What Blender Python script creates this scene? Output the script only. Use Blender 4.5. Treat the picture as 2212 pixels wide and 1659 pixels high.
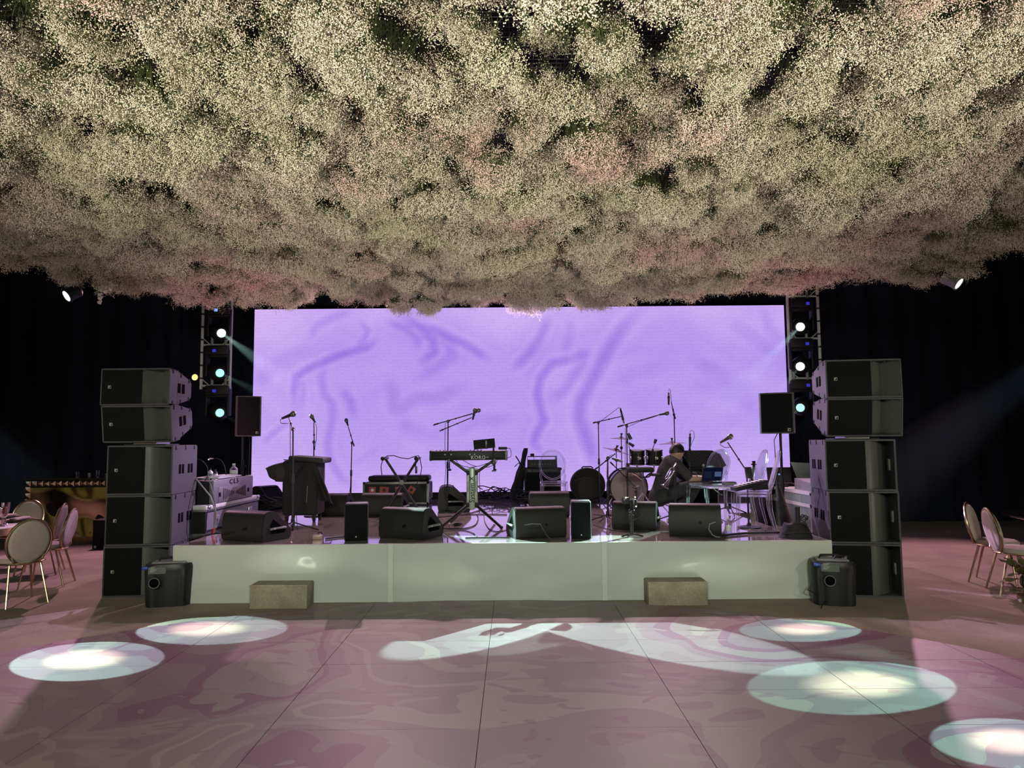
import bpy, bmesh, math, random
import numpy as np
from mathutils import Vector, Matrix, Euler, noise as mnoise

for _o in list(bpy.data.objects):
    bpy.data.objects.remove(_o, do_unlink=True)
SC = bpy.context.scene
COL = SC.collection
R = math.radians
PI = math.pi
random.seed(7)

# ---------------------------------------------------------------- camera
FPX, CX, CY, EYE = 1534.0, 1106.0, 829.5, 1.63
PITCH, ROLL = R(4.67), R(0.47)
_f = Vector((0, math.cos(PITCH), math.sin(PITCH)))
_r0 = Vector((1, 0, 0))
_u0 = _r0.cross(_f)
_r = (_r0 * math.cos(ROLL) - _u0 * math.sin(ROLL)).normalized()
_u = _r.cross(_f).normalized()
CAMP = Vector((0, 0, EYE))
cam_d = bpy.data.cameras.new('camera')
cam_d.sensor_fit = 'HORIZONTAL'
cam_d.sensor_width = 36.0
cam_d.lens = 36.0 * FPX / 2212.0
cam_d.clip_end = 100
cam = bpy.data.objects.new('camera', cam_d)
COL.objects.link(cam)
cam.matrix_world = Matrix(((_r.x, _u.x, -_f.x, 0), (_r.y, _u.y, -_f.y, 0), (_r.z, _u.z, -_f.z, EYE), (0, 0, 0, 1)))
SC.camera = cam

def ray(px, py):
    return _f + _r * ((px - CX) / FPX) - _u * ((py - CY) / FPX)
def G(px, py, z=0.0):            # where a sight line meets the level z
    d = ray(px, py)
    return CAMP + d * ((z - EYE) / d.z)
def D(px, py, y):                # where a sight line meets the depth y
    d = ray(px, py)
    return CAMP + d * (y / d.y)
def proj(p):
    v = Vector(p) - CAMP
    w = v.dot(_f)
    return CX + FPX * v.dot(_r) / w, CY - FPX * v.dot(_u) / w

# ---------------------------------------------------------------- world, exposure, light
SC.view_settings.view_transform = 'Standard'
SC.view_settings.look = 'None'
SC.view_settings.gamma = 1.0
SC.view_settings.exposure = 0.0
SC.view_settings.use_curve_mapping = False
SC.cycles.use_denoising = True
SC.cycles.max_bounces = 5
SC.cycles.diffuse_bounces = 1
SC.cycles.glossy_bounces = 3
SC.cycles.transmission_bounces = 6
SC.cycles.transparent_max_bounces = 8
SC.cycles.volume_bounces = 0
SC.cycles.caustics_reflective = False
SC.cycles.caustics_refractive = False
SC.cycles.sample_clamp_indirect = 3.0
SC.cycles.use_adaptive_sampling = True
SC.cycles.adaptive_threshold = 0.1
SC.cycles.adaptive_min_samples = 16
SC.cycles.debug_use_spatial_splits = True

W = bpy.data.worlds.new('world')
SC.world = W
W.use_nodes = True
W.node_tree.nodes['Background'].inputs[0].default_value = (0.35, 0.40, 0.62, 1)
W.node_tree.nodes['Background'].inputs[1].default_value = 0.02

def aim(o, tgt):
    o.rotation_euler = (Vector(tgt) - o.location).to_track_quat('-Z', 'Y').to_euler()

def spot(name, loc, tgt, col, power, angle, blend=0.1, radius=0.05, parent=None):
    l = bpy.data.lights.new(name, 'SPOT')
    l.color = col
    l.energy = power
    l.spot_size = R(angle)
    l.spot_blend = blend
    l.shadow_soft_size = radius
    o = bpy.data.objects.new(name, l)
    COL.objects.link(o)
    o.location = loc
    aim(o, tgt)
    return o

CREAM = (1.0, 0.89, 0.70)
GREEN = (0.90, 1.0, 0.78)
PINK = (1.0, 0.62, 0.70)
ROSE = (1.0, 0.45, 0.52)
LILAC = (0.80, 0.58, 1.0)
# up-lights that wash the flower canopy, standing on the floor behind and beside the camera
spot('canopy_uplight', (-4.2, -1.6, 0.35), (-2.4, 2.2, 3.9), CREAM, 3500, 70, 1.0, 0.12)
spot('canopy_uplight', (4.2, -1.6, 0.35), (2.4, 2.2, 3.9), CREAM, 3500, 70, 1.0, 0.12)
spot('canopy_uplight', (-7.4, 4.2, 0.35), (-4.8, 6.4, 3.9), CREAM, 150, 110, 0.8, 0.12)
spot('canopy_uplight', (7.4, 4.2, 0.35), (4.8, 6.4, 3.9), CREAM, 150, 110, 0.8, 0.12)
# wash lights on the truss above the video wall
for _x in (-2.3, 0.2, 2.6):
    spot('stage_wash_light', (_x, 12.25, 4.25), (_x * 0.9, 5.0, 0.0), PINK, 430, 105, 0.6, 0.05)
# lilac spots added to boost the video wall's glow on the opposite stacks
spot('added_lilac_light', (1.2, 12.3, 4.2), (-3.7, 8.0, 1.3), LILAC, 2600, 24, 0.8, 0.05)
spot('added_lilac_light', (-1.2, 12.3, 4.2), (3.5, 8.0, 1.3), LILAC, 2600, 24, 0.8, 0.05)
# unseen warm lamps added to light the drape and carpet the bar mirrors
spot('added_mirror_light', (-9.5, -2.4, 4.6), (-10.2, -5.8, 0.6), (1.0, 0.9, 0.45), 230, 100, 0.8, 0.1)
spot('added_mirror_light', (-9.0, 5.0, 4.6), (-10.8, 3.5, 0.0), (1.0, 0.9, 0.45), 230, 90, 0.8, 0.1)
# side washes over the guest tables
spot('side_wash_light', (-6.6, 12.6, 4.6), (-6.2, 8.2, 0.0), (1.0, 0.52, 0.72), 900, 74, 0.7, 0.06)
spot('side_wash_light', (6.6, 12.6, 4.6), (5.9, 8.4, 0.0), (1.0, 0.52, 0.72), 900, 74, 0.7, 0.06)
# hidden pink lamps added beside the stage to tint the far canopy rim
for _x in (-4.95, 4.95):
    spot('added_rim_lamp', (_x, 8.5, 0.3), (_x * 0.35, 10.6, 3.9), ROSE, 340, 95, 0.8, 0.1)
# soft fill spots added behind the camera to strengthen the canopy's bounced light
for _x in (-0.9, 0.9):
    spot('added_front_light', (_x, -2.2, 3.3), (_x * 1.6, 7.6, 0.4), GREEN, 850, 66, 0.8, 0.35)
for _x in (-5.2, 5.2):  # further added pair that brightens the chairs and sides
    spot('added_front_light', (_x, -2.2, 3.3), (_x, 7.2, 0.4), CREAM, 560, 42, 0.8, 0.35)
# ---------------------------------------------------------------- mesh helpers
def frame_of(d):
    d = Vector(d).normalized()
    a = Vector((0, 0, 1)) if abs(d.z) < 0.95 else Vector((1, 0, 0))
    x = a.cross(d).normalized()
    return x, d.cross(x), d

class MB:
    def __init__(s):
        s.v, s.f = [], []
    def add(s, vs, fs, mx=None):
        b = len(s.v)
        s.v += [tuple(mx @ Vector(p)) if mx is not None else tuple(p) for p in vs]
        s.f += [tuple(b + i for i in f) for f in fs]
        return s
    def box(s, c, size, mx=None):
        x, y, z = (k / 2 for k in size)
        vs = [Vector((c[0] + i * x, c[1] + j * y, c[2] + k * z)) for k in (-1, 1) for j in (-1, 1) for i in (-1, 1)]
        return s.add(vs, [(0, 2, 3, 1), (4, 5, 7, 6), (0, 1, 5, 4), (2, 6, 7, 3), (0, 4, 6, 2), (1, 3, 7, 5)], mx)
    def bx(s, x0, x1, y0, y1, z0, z1, mx=None):
        return s.box(((x0 + x1) / 2, (y0 + y1) / 2, (z0 + z1) / 2), (x1 - x0, y1 - y0, z1 - z0), mx)
    def rbox(s, c, size, r=0.01, seg=2, mx=None):
        bm = bmesh.new()
        bmesh.ops.create_cube(bm, size=1)
        for v in bm.verts:
            v.co = Vector((v.co.x * size[0], v.co.y * size[1], v.co.z * size[2])) + Vector(c)
        bmesh.ops.bevel(bm, geom=bm.edges[:], offset=min(r, min(size) * 0.49), segments=seg, affect='EDGES', profile=0.5)
        bm.verts.index_update()
        s.add([v.co.copy() for v in bm.verts], [[v.index for v in f.verts] for f in bm.faces], mx)
        bm.free()
        return s
    def cyl(s, p0, p1, r0, r1=None, n=12, cap=True):
        r1 = r0 if r1 is None else r1
        p0, p1 = Vector(p0), Vector(p1)
        x, y, _ = frame_of(p1 - p0)
        vs = []
        for p, r in ((p0, r0), (p1, r1)):
            vs += [p + (x * math.cos(2 * PI * i / n) + y * math.sin(2 * PI * i / n)) * r for i in range(n)]
        fs = [(i, (i + 1) % n, n + (i + 1) % n, n + i) for i in range(n)]
        if cap:
            fs += [tuple(range(n - 1, -1, -1)), tuple(range(n, 2 * n))]
        return s.add(vs, fs)
    def tube(s, pts, r, n=6, closed=False):
        P = [Vector(p) for p in pts]
        m = len(P)
        rs = r if isinstance(r, (list, tuple)) else [r] * m
        vs, fs, x = [], [], None
        for i in range(m):
            if closed:
                t = P[(i + 1) % m] - P[i - 1]
            else:
                t = P[min(i + 1, m - 1)] - P[max(i - 1, 0)]
            t = t.normalized() if t.length > 1e-9 else Vector((0, 0, 1))
            if x is None:
                x, y, _ = frame_of(t)
            else:
                x = (x - t * x.dot(t))
                x = x.normalized() if x.length > 1e-6 else frame_of(t)[0]
                y = t.cross(x)
            vs += [P[i] + (x * math.cos(2 * PI * k / n) + y * math.sin(2 * PI * k / n)) * rs[i] for k in range(n)]
        for i in range(m if closed else m - 1):
            a, b = i * n, ((i + 1) % m) * n
            fs += [(a + k, a + (k + 1) % n, b + (k + 1) % n, b + k) for k in range(n)]
        if not closed:
            fs += [tuple(range(n - 1, -1, -1)), tuple(range((m - 1) * n, m * n))]
        return s.add(vs, fs)
    def lathe(s, prof, n=20, mx=None):
        vs, fs = [], []
        for r, z in prof:
            vs += [Vector((r * math.cos(2 * PI * i / n), r * math.sin(2 * PI * i / n), z)) for i in range(n)]
        for j in range(len(prof) - 1):
            fs += [(j * n + i, j * n + (i + 1) % n, (j + 1) * n + (i + 1) % n, (j + 1) * n + i) for i in range(n)]
        fs += [tuple(range(n - 1, -1, -1)), tuple(range((len(prof) - 1) * n, len(prof) * n))]
        return s.add(vs, fs, mx)
    def prism(s, pts, ext, mx=None):
        P = [Vector(p) for p in pts]
        e = Vector(ext)
        n = len(P)
        return s.add(P + [p + e for p in P], [tuple(range(n - 1, -1, -1)), tuple(range(n, 2 * n))] + [(i, (i + 1) % n, n + (i + 1) % n, n + i) for i in range(n)], mx)
    def ell(s, c, rad, n=14, m=9, mx=None):
        c = Vector(c)
        vs, fs = [c + Vector((0, 0, -rad[2]))], []
        for j in range(1, m):
            a = PI * j / m - PI / 2
            vs += [c + Vector((rad[0] * math.cos(a) * math.cos(2 * PI * i / n), rad[1] * math.cos(a) * math.sin(2 * PI * i / n), rad[2] * math.sin(a))) for i in range(n)]
        vs.append(c + Vector((0, 0, rad[2])))
        for i in range(n):
            fs.append((0, 1 + (i + 1) % n, 1 + i))
            fs.append((len(vs) - 1, 1 + (m - 2) * n + i, 1 + (m - 2) * n + (i + 1) % n))
            for j in range(m - 2):
                a, b = 1 + j * n, 1 + (j + 1) * n
                fs.append((a + i, a + (i + 1) % n, b + (i + 1) % n, b + i))
        return s.add(vs, fs, mx)
    def grid(s, fn, nu, nv):
        vs = [fn(i / nu, j / nv) for j in range(nv + 1) for i in range(nu + 1)]
        return s.add(vs, [(j * (nu + 1) + i, j * (nu + 1) + i + 1, (j + 1) * (nu + 1) + i + 1, (j + 1) * (nu + 1) + i) for j in range(nv) for i in range(nu)])
    def mesh(s, name, mat=None, ang=0.7):
        me = bpy.data.meshes.new(name)
        me.from_pydata([tuple(p) for p in s.v], [], s.f)
        bm = bmesh.new()
        bm.from_mesh(me)
        bmesh.ops.recalc_face_normals(bm, faces=bm.faces[:])
        bm.to_mesh(me)
        bm.free()
        me.polygons.foreach_set('use_smooth', [True] * len(me.polygons))
        me.set_sharp_from_angle(angle=ang)
        if mat:
            me.materials.append(mat)
        me.update()
        return me

def props(o, label=None, cat=None, group=None, kind=None):
    if label: o['label'] = label
    if cat: o['category'] = cat
    if group: o['group'] = group
    if kind: o['kind'] = kind
    return o
def thing(name, label, cat, loc=(0, 0, 0), rz=0.0, group=None, rx=0.0, ry=0.0):
    o = bpy.data.objects.new(name, None)
    COL.objects.link(o)
    o.location = loc
    o.rotation_euler = (rx, ry, rz)
    o.empty_display_size = 0.1
    return props(o, label, cat, group)
MCACHE = {}
def part(name, mb, mat, parent=None, key=None, label=None, kind=None, loc=None, rot=None, ang=0.7):
    if isinstance(mb, bpy.types.Mesh):
        me = mb
    elif key and key in MCACHE:
        me = MCACHE[key]
    else:
        me = (mb() if callable(mb) else mb).mesh(name, mat, ang)
        if key: MCACHE[key] = me
    o = bpy.data.objects.new(name, me)
    COL.objects.link(o)
    o.parent = parent
    if loc is not None: o.location = loc
    if rot is not None: o.rotation_euler = rot
    return props(o, label, None, None, kind)
def solo(name, mb, mat, label, cat, group=None, kind=None, ang=0.7):
    return props(part(name, mb, mat, ang=ang), label, cat, group, kind)
def text(name, body, size, mat, parent, loc, rot, ext=0.0015, spacing=1.0):
    c = bpy.data.curves.new(name, 'FONT')
    c.body = body
    c.size = size
    c.extrude = ext
    c.align_x = 'CENTER'
    c.align_y = 'CENTER'
    c.space_character = spacing
    c.resolution_u = 2
    c.materials.append(mat)
    tmp = bpy.data.objects.new('tmp', c)
    COL.objects.link(tmp)
    me = bpy.data.meshes.new_from_object(tmp.evaluated_get(bpy.context.evaluated_depsgraph_get()))
    bpy.data.objects.remove(tmp, do_unlink=True)
    me.name = name
    if not me.materials: me.materials.append(mat)
    o = bpy.data.objects.new(name, me)
    COL.objects.link(o)
    o.parent = parent
    o.location = loc
    o.rotation_euler = rot
    return o

# ---------------------------------------------------------------- materials
def nd(nt, t, **kw):
    n = nt.nodes.new(t)
    for k, v in kw.items():
        setattr(n, k, v)
    return n
def mat(name, col, rough=0.5, metal=0.0, var=0.12, scale=30.0, bump=0.0, bscale=200.0, spec=0.5, emit=None, estr=1.0, coat=0.0):
    m = bpy.data.materials.new(name)
    m.use_nodes = True
    nt = m.node_tree
    b = nt.nodes['Principled BSDF']
    b.inputs['Roughness'].default_value = rough
    b.inputs['Metallic'].default_value = metal
    b.inputs['Specular IOR Level'].default_value = spec
    b.inputs['Coat Weight'].default_value = coat
    geo = nd(nt, 'ShaderNodeTexCoord')
    nz = nd(nt, 'ShaderNodeTexNoise')
    nz.inputs['Scale'].default_value = scale
    nz.inputs['Detail'].default_value = 3.0
    nt.links.new(geo.outputs['Object'], nz.inputs['Vector'])
    mx = nd(nt, 'ShaderNodeMix', data_type='RGBA')
    mx.inputs['A'].default_value = (*[c * (1 - var) for c in col], 1)
    mx.inputs['B'].default_value = (*[min(1, c * (1 + var)) for c in col], 1)
    nt.links.new(nz.outputs['Fac'], mx.inputs['Factor'])
    nt.links.new(mx.outputs['Result'], b.inputs['Base Color'])
    if bump:
        n2 = nd(nt, 'ShaderNodeTexNoise')
        n2.inputs['Scale'].default_value = bscale
        nt.links.new(geo.outputs['Object'], n2.inputs['Vector'])
        bp = nd(nt, 'ShaderNodeBump')
        bp.inputs['Strength'].default_value = bump
        bp.inputs['Distance'].default_value = 0.01
        nt.links.new(n2.outputs['Fac'], bp.inputs['Height'])
        nt.links.new(bp.outputs['Normal'], b.inputs['Normal'])
    if emit:
        b.inputs['Emission Color'].default_value = (*emit, 1)
        b.inputs['Emission Strength'].default_value = estr
    return m
def lamp_mat(name, col, s):
    m = bpy.data.materials.new(name)
    m.use_nodes = True
    nt = m.node_tree
    nt.nodes.clear()
    e = nd(nt, 'ShaderNodeEmission')
    lw = nd(nt, 'ShaderNodeTexNoise')
    lw.inputs['Scale'].default_value = 40
    mx = nd(nt, 'ShaderNodeMix', data_type='RGBA')
    mx.inputs['A'].default_value = (*[c * 0.9 for c in col], 1)
    mx.inputs['B'].default_value = (*col, 1)
    nt.links.new(lw.outputs['Fac'], mx.inputs['Factor'])
    nt.links.new(mx.outputs['Result'], e.inputs['Color'])
    e.inputs['Strength'].default_value = s
    o = nd(nt, 'ShaderNodeOutputMaterial')
    nt.links.new(e.outputs[0], o.inputs['Surface'])
    m.cycles.emission_sampling = 'NONE'
    return m
def clear_mat(name, tint, rim):
    m = bpy.data.materials.new(name)
    m.use_nodes = True
    nt = m.node_tree
    nt.nodes.clear()
    lw = nd(nt, 'ShaderNodeLayerWeight')
    lw.inputs['Blend'].default_value = rim
    t = nd(nt, 'ShaderNodeBsdfTransparent')
    t.inputs['Color'].default_value = (*tint, 1)
    g = nd(nt, 'ShaderNodeBsdfGlossy')
    g.inputs['Roughness'].default_value = 0.12
    g.inputs['Color'].default_value = (0.95, 0.97, 1, 1)
    d = nd(nt, 'ShaderNodeBsdfTranslucent')
    d.inputs['Color'].default_value = (0.75, 0.8, 0.85, 1)
    nz = nd(nt, 'ShaderNodeTexNoise')
    nz.inputs['Scale'].default_value = 12
    bp = nd(nt, 'ShaderNodeBump')
    bp.inputs['Strength'].default_value = 0.08
    nt.links.new(nz.outputs['Fac'], bp.inputs['Height'])
    nt.links.new(bp.outputs['Normal'], g.inputs['Normal'])
    m1 = nd(nt, 'ShaderNodeMixShader')
    nt.links.new(lw.outputs['Facing'], m1.inputs[0])
    nt.links.new(t.outputs[0], m1.inputs[1])
    m0 = nd(nt, 'ShaderNodeMixShader')
    m0.inputs[0].default_value = 0.25
    nt.links.new(g.outputs[0], m0.inputs[1])
    nt.links.new(d.outputs[0], m0.inputs[2])
    nt.links.new(m0.outputs[0], m1.inputs[2])
    o = nd(nt, 'ShaderNodeOutputMaterial')
    nt.links.new(m1.outputs[0], o.inputs['Surface'])
    return m

BLK = mat('black_paint', (0.010, 0.010, 0.012), 0.55, bump=0.05, bscale=400, spec=0.3)
CAB = mat('speaker_cabinet_paint', (0.060, 0.059, 0.064), 0.48, bump=0.12, bscale=500, spec=0.3)
GRL = mat('speaker_grille_cloth', (0.006, 0.0068, 0.008), 0.75, bump=0.25, bscale=900, spec=0.12)
PORT = mat('speaker_port_paint', (0.085, 0.09, 0.085), 0.4)
RUB = mat('black_rubber', (0.012, 0.012, 0.013), 0.6)
FAB = mat('black_nylon', (0.009, 0.008, 0.010), 0.8, bump=0.3, bscale=60, var=0.3)
FAB2 = mat('brown_black_nylon', (0.028, 0.021, 0.023), 0.75, bump=0.3, bscale=50, var=0.3)
CHR = mat('chrome', (0.75, 0.75, 0.75), 0.15, 1.0)
STL = mat('aluminium', (0.52, 0.51, 0.50), 0.35, 1.0, var=0.2)
ALU = mat('dull_aluminium', (0.62, 0.61, 0.60), 0.45, 0.1, var=0.2)
GOLD = mat('polished_gold', (0.60, 0.46, 0.28), 0.26, 1.0)
GRY = mat('mid_grey_plastic', (0.20, 0.20, 0.21), 0.45)
WHT = mat('white_print', (0.75, 0.75, 0.72), 0.5)
LOGO = mat('pale_logo_print', (0.60, 0.58, 0.52), 0.5)
DRK = mat('dark_recess', (0.003, 0.003, 0.004), 0.9, spec=0.02)
CHR_D = mat('smoked_chrome', (0.35, 0.35, 0.36), 0.25, 1.0)
LENS = lamp_mat('lit_lens_white', (0.85, 1.0, 0.95), 6.0)
LENS_C = lamp_mat('lit_lens_cyan', (0.45, 0.95, 0.92), 1.3)
LENS_Y = lamp_mat('lit_lens_yellow', (1.0, 0.90, 0.30), 1.3)
BLUE_D = lamp_mat('blue_status_display', (0.06, 0.05, 0.75), 0.7)
BLUE_L = lamp_mat('pale_blue_status_display', (0.25, 0.45, 1.0), 1.0)
CLEAR = clear_mat('clear_acrylic', (0.93, 0.95, 0.96), 0.42)
GLASS = clear_mat('clear_glass', (0.92, 0.93, 0.92), 0.45)
# ================================================================ the setting
ZS = 0.585                                   # stage top
YF = 7.47                                    # stage front
def noise_ramp_mat(name, stops, scale, distort, rough, bump=0.0, const=False, detail=3.0, warp=0.0, sx=1.0, spec=0.5, fine=0.10, coat=0.0):
    m = bpy.data.materials.new(name)
    m.use_nodes = True
    nt = m.node_tree
    b = nt.nodes['Principled BSDF']
    b.inputs['Roughness'].default_value = rough
    b.inputs['Specular IOR Level'].default_value = spec
    b.inputs['Coat Weight'].default_value = coat
    b.inputs['Coat Roughness'].default_value = 0.04
    g = nd(nt, 'ShaderNodeNewGeometry')
    mp = nd(nt, 'ShaderNodeMapping')
    mp.inputs['Scale'].default_value = (sx, 1, 1)
    nt.links.new(g.outputs['Position'], mp.inputs['Vector'])
    src = mp.outputs['Vector']
    if warp:
        wn = nd(nt, 'ShaderNodeTexNoise')
        wn.inputs['Scale'].default_value = scale * 1.6
        wn.inputs['Detail'].default_value = 1.5
        nt.links.new(src, wn.inputs['Vector'])
        vm = nd(nt, 'ShaderNodeVectorMath', operation='MULTIPLY_ADD')
        vm.inputs[1].default_value = (warp, warp, warp)
        nt.links.new(wn.outputs['Color'], vm.inputs[0])
        nt.links.new(src, vm.inputs[2])
        src = vm.outputs[0]
    nz = nd(nt, 'ShaderNodeTexNoise')
    nz.inputs['Scale'].default_value = scale
    nz.inputs['Detail'].default_value = detail
    nz.inputs['Distortion'].default_value = distort
    nt.links.new(src, nz.inputs['Vector'])
    rp = nd(nt, 'ShaderNodeValToRGB')
    rp.color_ramp.interpolation = 'CONSTANT' if const else 'LINEAR'
    while len(rp.color_ramp.elements) < len(stops):
        rp.color_ramp.elements.new(0.5)
    for e, (p, c) in zip(rp.color_ramp.elements, stops):
        e.position = p
        e.color = (*c, 1)
    nt.links.new(nz.outputs['Fac'], rp.inputs['Fac'])
    fn = nd(nt, 'ShaderNodeTexNoise')
    fn.inputs['Scale'].default_value = 60
    fn.inputs['Detail'].default_value = 4
    nt.links.new(g.outputs['Position'], fn.inputs['Vector'])
    mr = nd(nt, 'ShaderNodeMapRange')
    mr.inputs['To Min'].default_value = 1 - fine
    mr.inputs['To Max'].default_value = 1 + fine
    nt.links.new(fn.outputs['Fac'], mr.inputs['Value'])
    mu = nd(nt, 'ShaderNodeVectorMath', operation='MULTIPLY')
    nt.links.new(rp.outputs['Color'], mu.inputs[0])
    nt.links.new(mr.outputs['Result'], mu.inputs[1])
    nt.links.new(mu.outputs[0], b.inputs['Base Color'])
    if bump:
        bp = nd(nt, 'ShaderNodeBump')
        bp.inputs['Strength'].default_value = bump
        bp.inputs['Distance'].default_value = 0.01
        f2 = nd(nt, 'ShaderNodeTexNoise')
        f2.inputs['Scale'].default_value = 130
        f2.inputs['Detail'].default_value = 3
        nt.links.new(g.outputs['Position'], f2.inputs['Vector'])
        nt.links.new(f2.outputs['Fac'], bp.inputs['Height'])
        nt.links.new(bp.outputs['Normal'], b.inputs['Normal'])
    return m

CARPET = noise_ramp_mat('tan_carpet', [(0.3, (0.24, 0.19, 0.15)), (0.7, (0.36, 0.29, 0.23))], 1.6, 0.4, 0.95, 0.5, fine=0.3)
DANCE = noise_ramp_mat('marbled_vinyl', [(0.0, (0.232, 0.184, 0.206)), (0.38, (0.296, 0.248, 0.245)), (0.415, (0.240, 0.180, 0.206)), (0.475, (0.268, 0.212, 0.232)),
                       (0.535, (0.236, 0.160, 0.198)), (0.59, (0.200, 0.100, 0.155)), (0.635, (0.256, 0.192, 0.215)), (0.70, (0.296, 0.248, 0.245))],
                       0.5, 1.1, 0.50, const=True, detail=2.2, warp=0.7, sx=1.0, fine=0.06)
def add_flecks(m):
    nt = m.node_tree
    b = nt.nodes['Principled BSDF']
    src = b.inputs['Base Color'].links[0].from_socket
    g = nd(nt, 'ShaderNodeNewGeometry')
    for sx, sc, lo, col in ((1.0, 2.6, 0.655, (0.30, 0.25, 0.25, 1)), (2.2, 1.9, 0.67, (0.21, 0.115, 0.155, 1))):
        mp = nd(nt, 'ShaderNodeMapping')
        mp.inputs['Scale'].default_value = (sx * .6, sx, 1)
        mp.inputs['Location'].default_value = (sx * 3.1, 1.7, 0)
        nz = nd(nt, 'ShaderNodeTexNoise')
        nz.inputs['Scale'].default_value = sc
        nz.inputs['Detail'].default_value = 1.0
        nz.inputs['Distortion'].default_value = 1.6
        mr = nd(nt, 'ShaderNodeMapRange')
        mr.inputs['From Min'].default_value = lo
        mr.inputs['From Max'].default_value = lo + 0.008
        mr.inputs['To Max'].default_value = 0.6
        mx = nd(nt, 'ShaderNodeMix', data_type='RGBA')
        mx.inputs['B'].default_value = col
        nt.links.new(g.outputs['Position'], mp.inputs['Vector'])
        nt.links.new(mp.outputs['Vector'], nz.inputs['Vector'])
        nt.links.new(nz.outputs['Fac'], mr.inputs['Value'])
        nt.links.new(mr.outputs['Result'], mx.inputs['Factor'])
        nt.links.new(src, mx.inputs['A'])
        src = mx.outputs['Result']
    nt.links.new(src, b.inputs['Base Color'])
add_flecks(DANCE)
STEPM = noise_ramp_mat('tan_carpet_block', [(0.3, (0.30, 0.26, 0.19)), (0.7, (0.42, 0.37, 0.28))], 6, 0.2, 0.95, 0.8, fine=0.4)
SKIRT = noise_ramp_mat('white_stage_fascia', [(0.35, (0.56, 0.58, 0.54)), (0.65, (0.61, 0.63, 0.59))], 1.2, 0.3, 0.34, 0.0, fine=0.02, coat=0.12)
DECK = noise_ramp_mat('glossy_stage_vinyl', [(0.3, (0.48, 0.39, 0.37)), (0.7, (0.60, 0.50, 0.48))], 1.3, 0.5, 0.07, 0.0, fine=0.05, coat=1.0)
TAPE = noise_ramp_mat('white_seam_tape', [(0.35, (0.66, 0.68, 0.62)), (0.65, (0.72, 0.74, 0.68))], 1.2, 0.3, 0.3, 0.0, fine=0.03)
DRAPE = noise_ramp_mat('navy_black_velvet', [(0.3, (0.008, 0.011, 0.024)), (0.7, (0.014, 0.019, 0.040))], 0.8, 0.3, 0.9, 0.1, fine=0.2, spec=0.2)
CREAMD = noise_ramp_mat('cream_drape_cloth', [(0.3, (0.40, 0.37, 0.20)), (0.7, (0.52, 0.47, 0.28))], 0.8, 0.3, 0.9, 0.1, fine=0.2, spec=0.2)
CEILM = noise_ramp_mat('black_ceiling_paint', [(0.3, (0.004, 0.004, 0.005)), (0.7, (0.008, 0.008, 0.009))], 0.8, 0.3, 0.9)

def struct(name, mb, m, label, ang=0.7, parent=None):
    o = part(name, mb, m, parent, ang=ang)
    if parent is None:
        props(o, label, 'floor' if 'floor' in name else 'ceiling' if 'ceil' in name else 'wall' if 'wall' in name else 'trim', None, 'structure')
    return o

struct('floor', MB().bx(-14, 14, -6, 15.2, -0.1, 0.0), CARPET, 'tan patterned carpet running under the tables and the stage')
struct('ceiling', MB().bx(-14, 14, -6, 15.2, 6.4, 6.5), CEILM, 'black ceiling above the hanging flowers')
def folds(p0, p1, z0, z1, n, amp, seed):
    rng = random.Random(seed)
    p0, p1 = Vector(p0), Vector(p1)
    t = (p1 - p0).normalized()
    nrm = Vector((-t.y, t.x, 0))
    L = (p1 - p0).length
    ph, xs = 0.0, []
    for i in range(n + 1):
        ph += rng.uniform(0.5, 1.1)
        xs.append((i / n, amp * math.sin(ph) * rng.uniform(0.6, 1.2)))
    mb = MB()
    mb.grid(lambda u, v: p0 + t * (L * u) + nrm * (xs[min(n, int(round(u * n)))][1] * (1.0 - 0.25 * v)) + Vector((0, 0, z0 + (z1 - z0) * v)), n, 2)
    return mb
struct('wall_back', folds((-14, 14.2, 0), (14, 14.2, 0), 0.0, 6.4, 420, 0.07, 1), DRAPE, 'black pleated drape across the back of the room', 1.5)
struct('wall_left', folds((-13.2, -6, 0), (-13.2, 14.2, 0), 0, 6.4, 300, 0.07, 2), CREAMD, 'cream pleated drape along the left side of the room', 1.5)
struct('wall_right', folds((13.2, 14.2, 0), (13.2, -6, 0), 0, 6.4, 300, 0.07, 3), CREAMD, 'cream pleated drape along the right side of the room', 1.5)
struct('wall_front', MB().bx(-14, 14, -6.1, -6.0, 0, 6.4), CREAMD, 'cream drape behind the viewer')

# dance floor: a round floor of loose laid panels, each its own piece
DC, DR = Vector((-0.3, 2.55)), 4.92
circ = [(DC.x + DR * math.cos(2 * PI * i / 96), DC.y + DR * math.sin(2 * PI * i / 96)) for i in range(96)]
def clip(poly, conv):
    out = poly
    for i in range(len(conv)):
        a, b = conv[i], conv[(i + 1) % len(conv)]
        side = lambda p: (b[0] - a[0]) * (p[1] - a[1]) - (b[1] - a[1]) * (p[0] - a[0])
        res = []
        for j in range(len(out)):
            p, q = out[j - 1], out[j]
            sp, sq = side(p), side(q)
            if (sp >= 0) != (sq >= 0):
                t = sp / (sp - sq)
                res.append((p[0] + (q[0] - p[0]) * t, p[1] + (q[1] - p[1]) * t))
            if sq >= 0:
                res.append(q)
        out = res
        if len(out) < 3:
            return []
    return out
df = thing('dance_floor', 'round pink marbled dance floor of flat panels before the stage', 'dance floor', (DC.x, DC.y, 0))
g = 0.0022
x = -2.6 - 1.2 * 3
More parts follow.
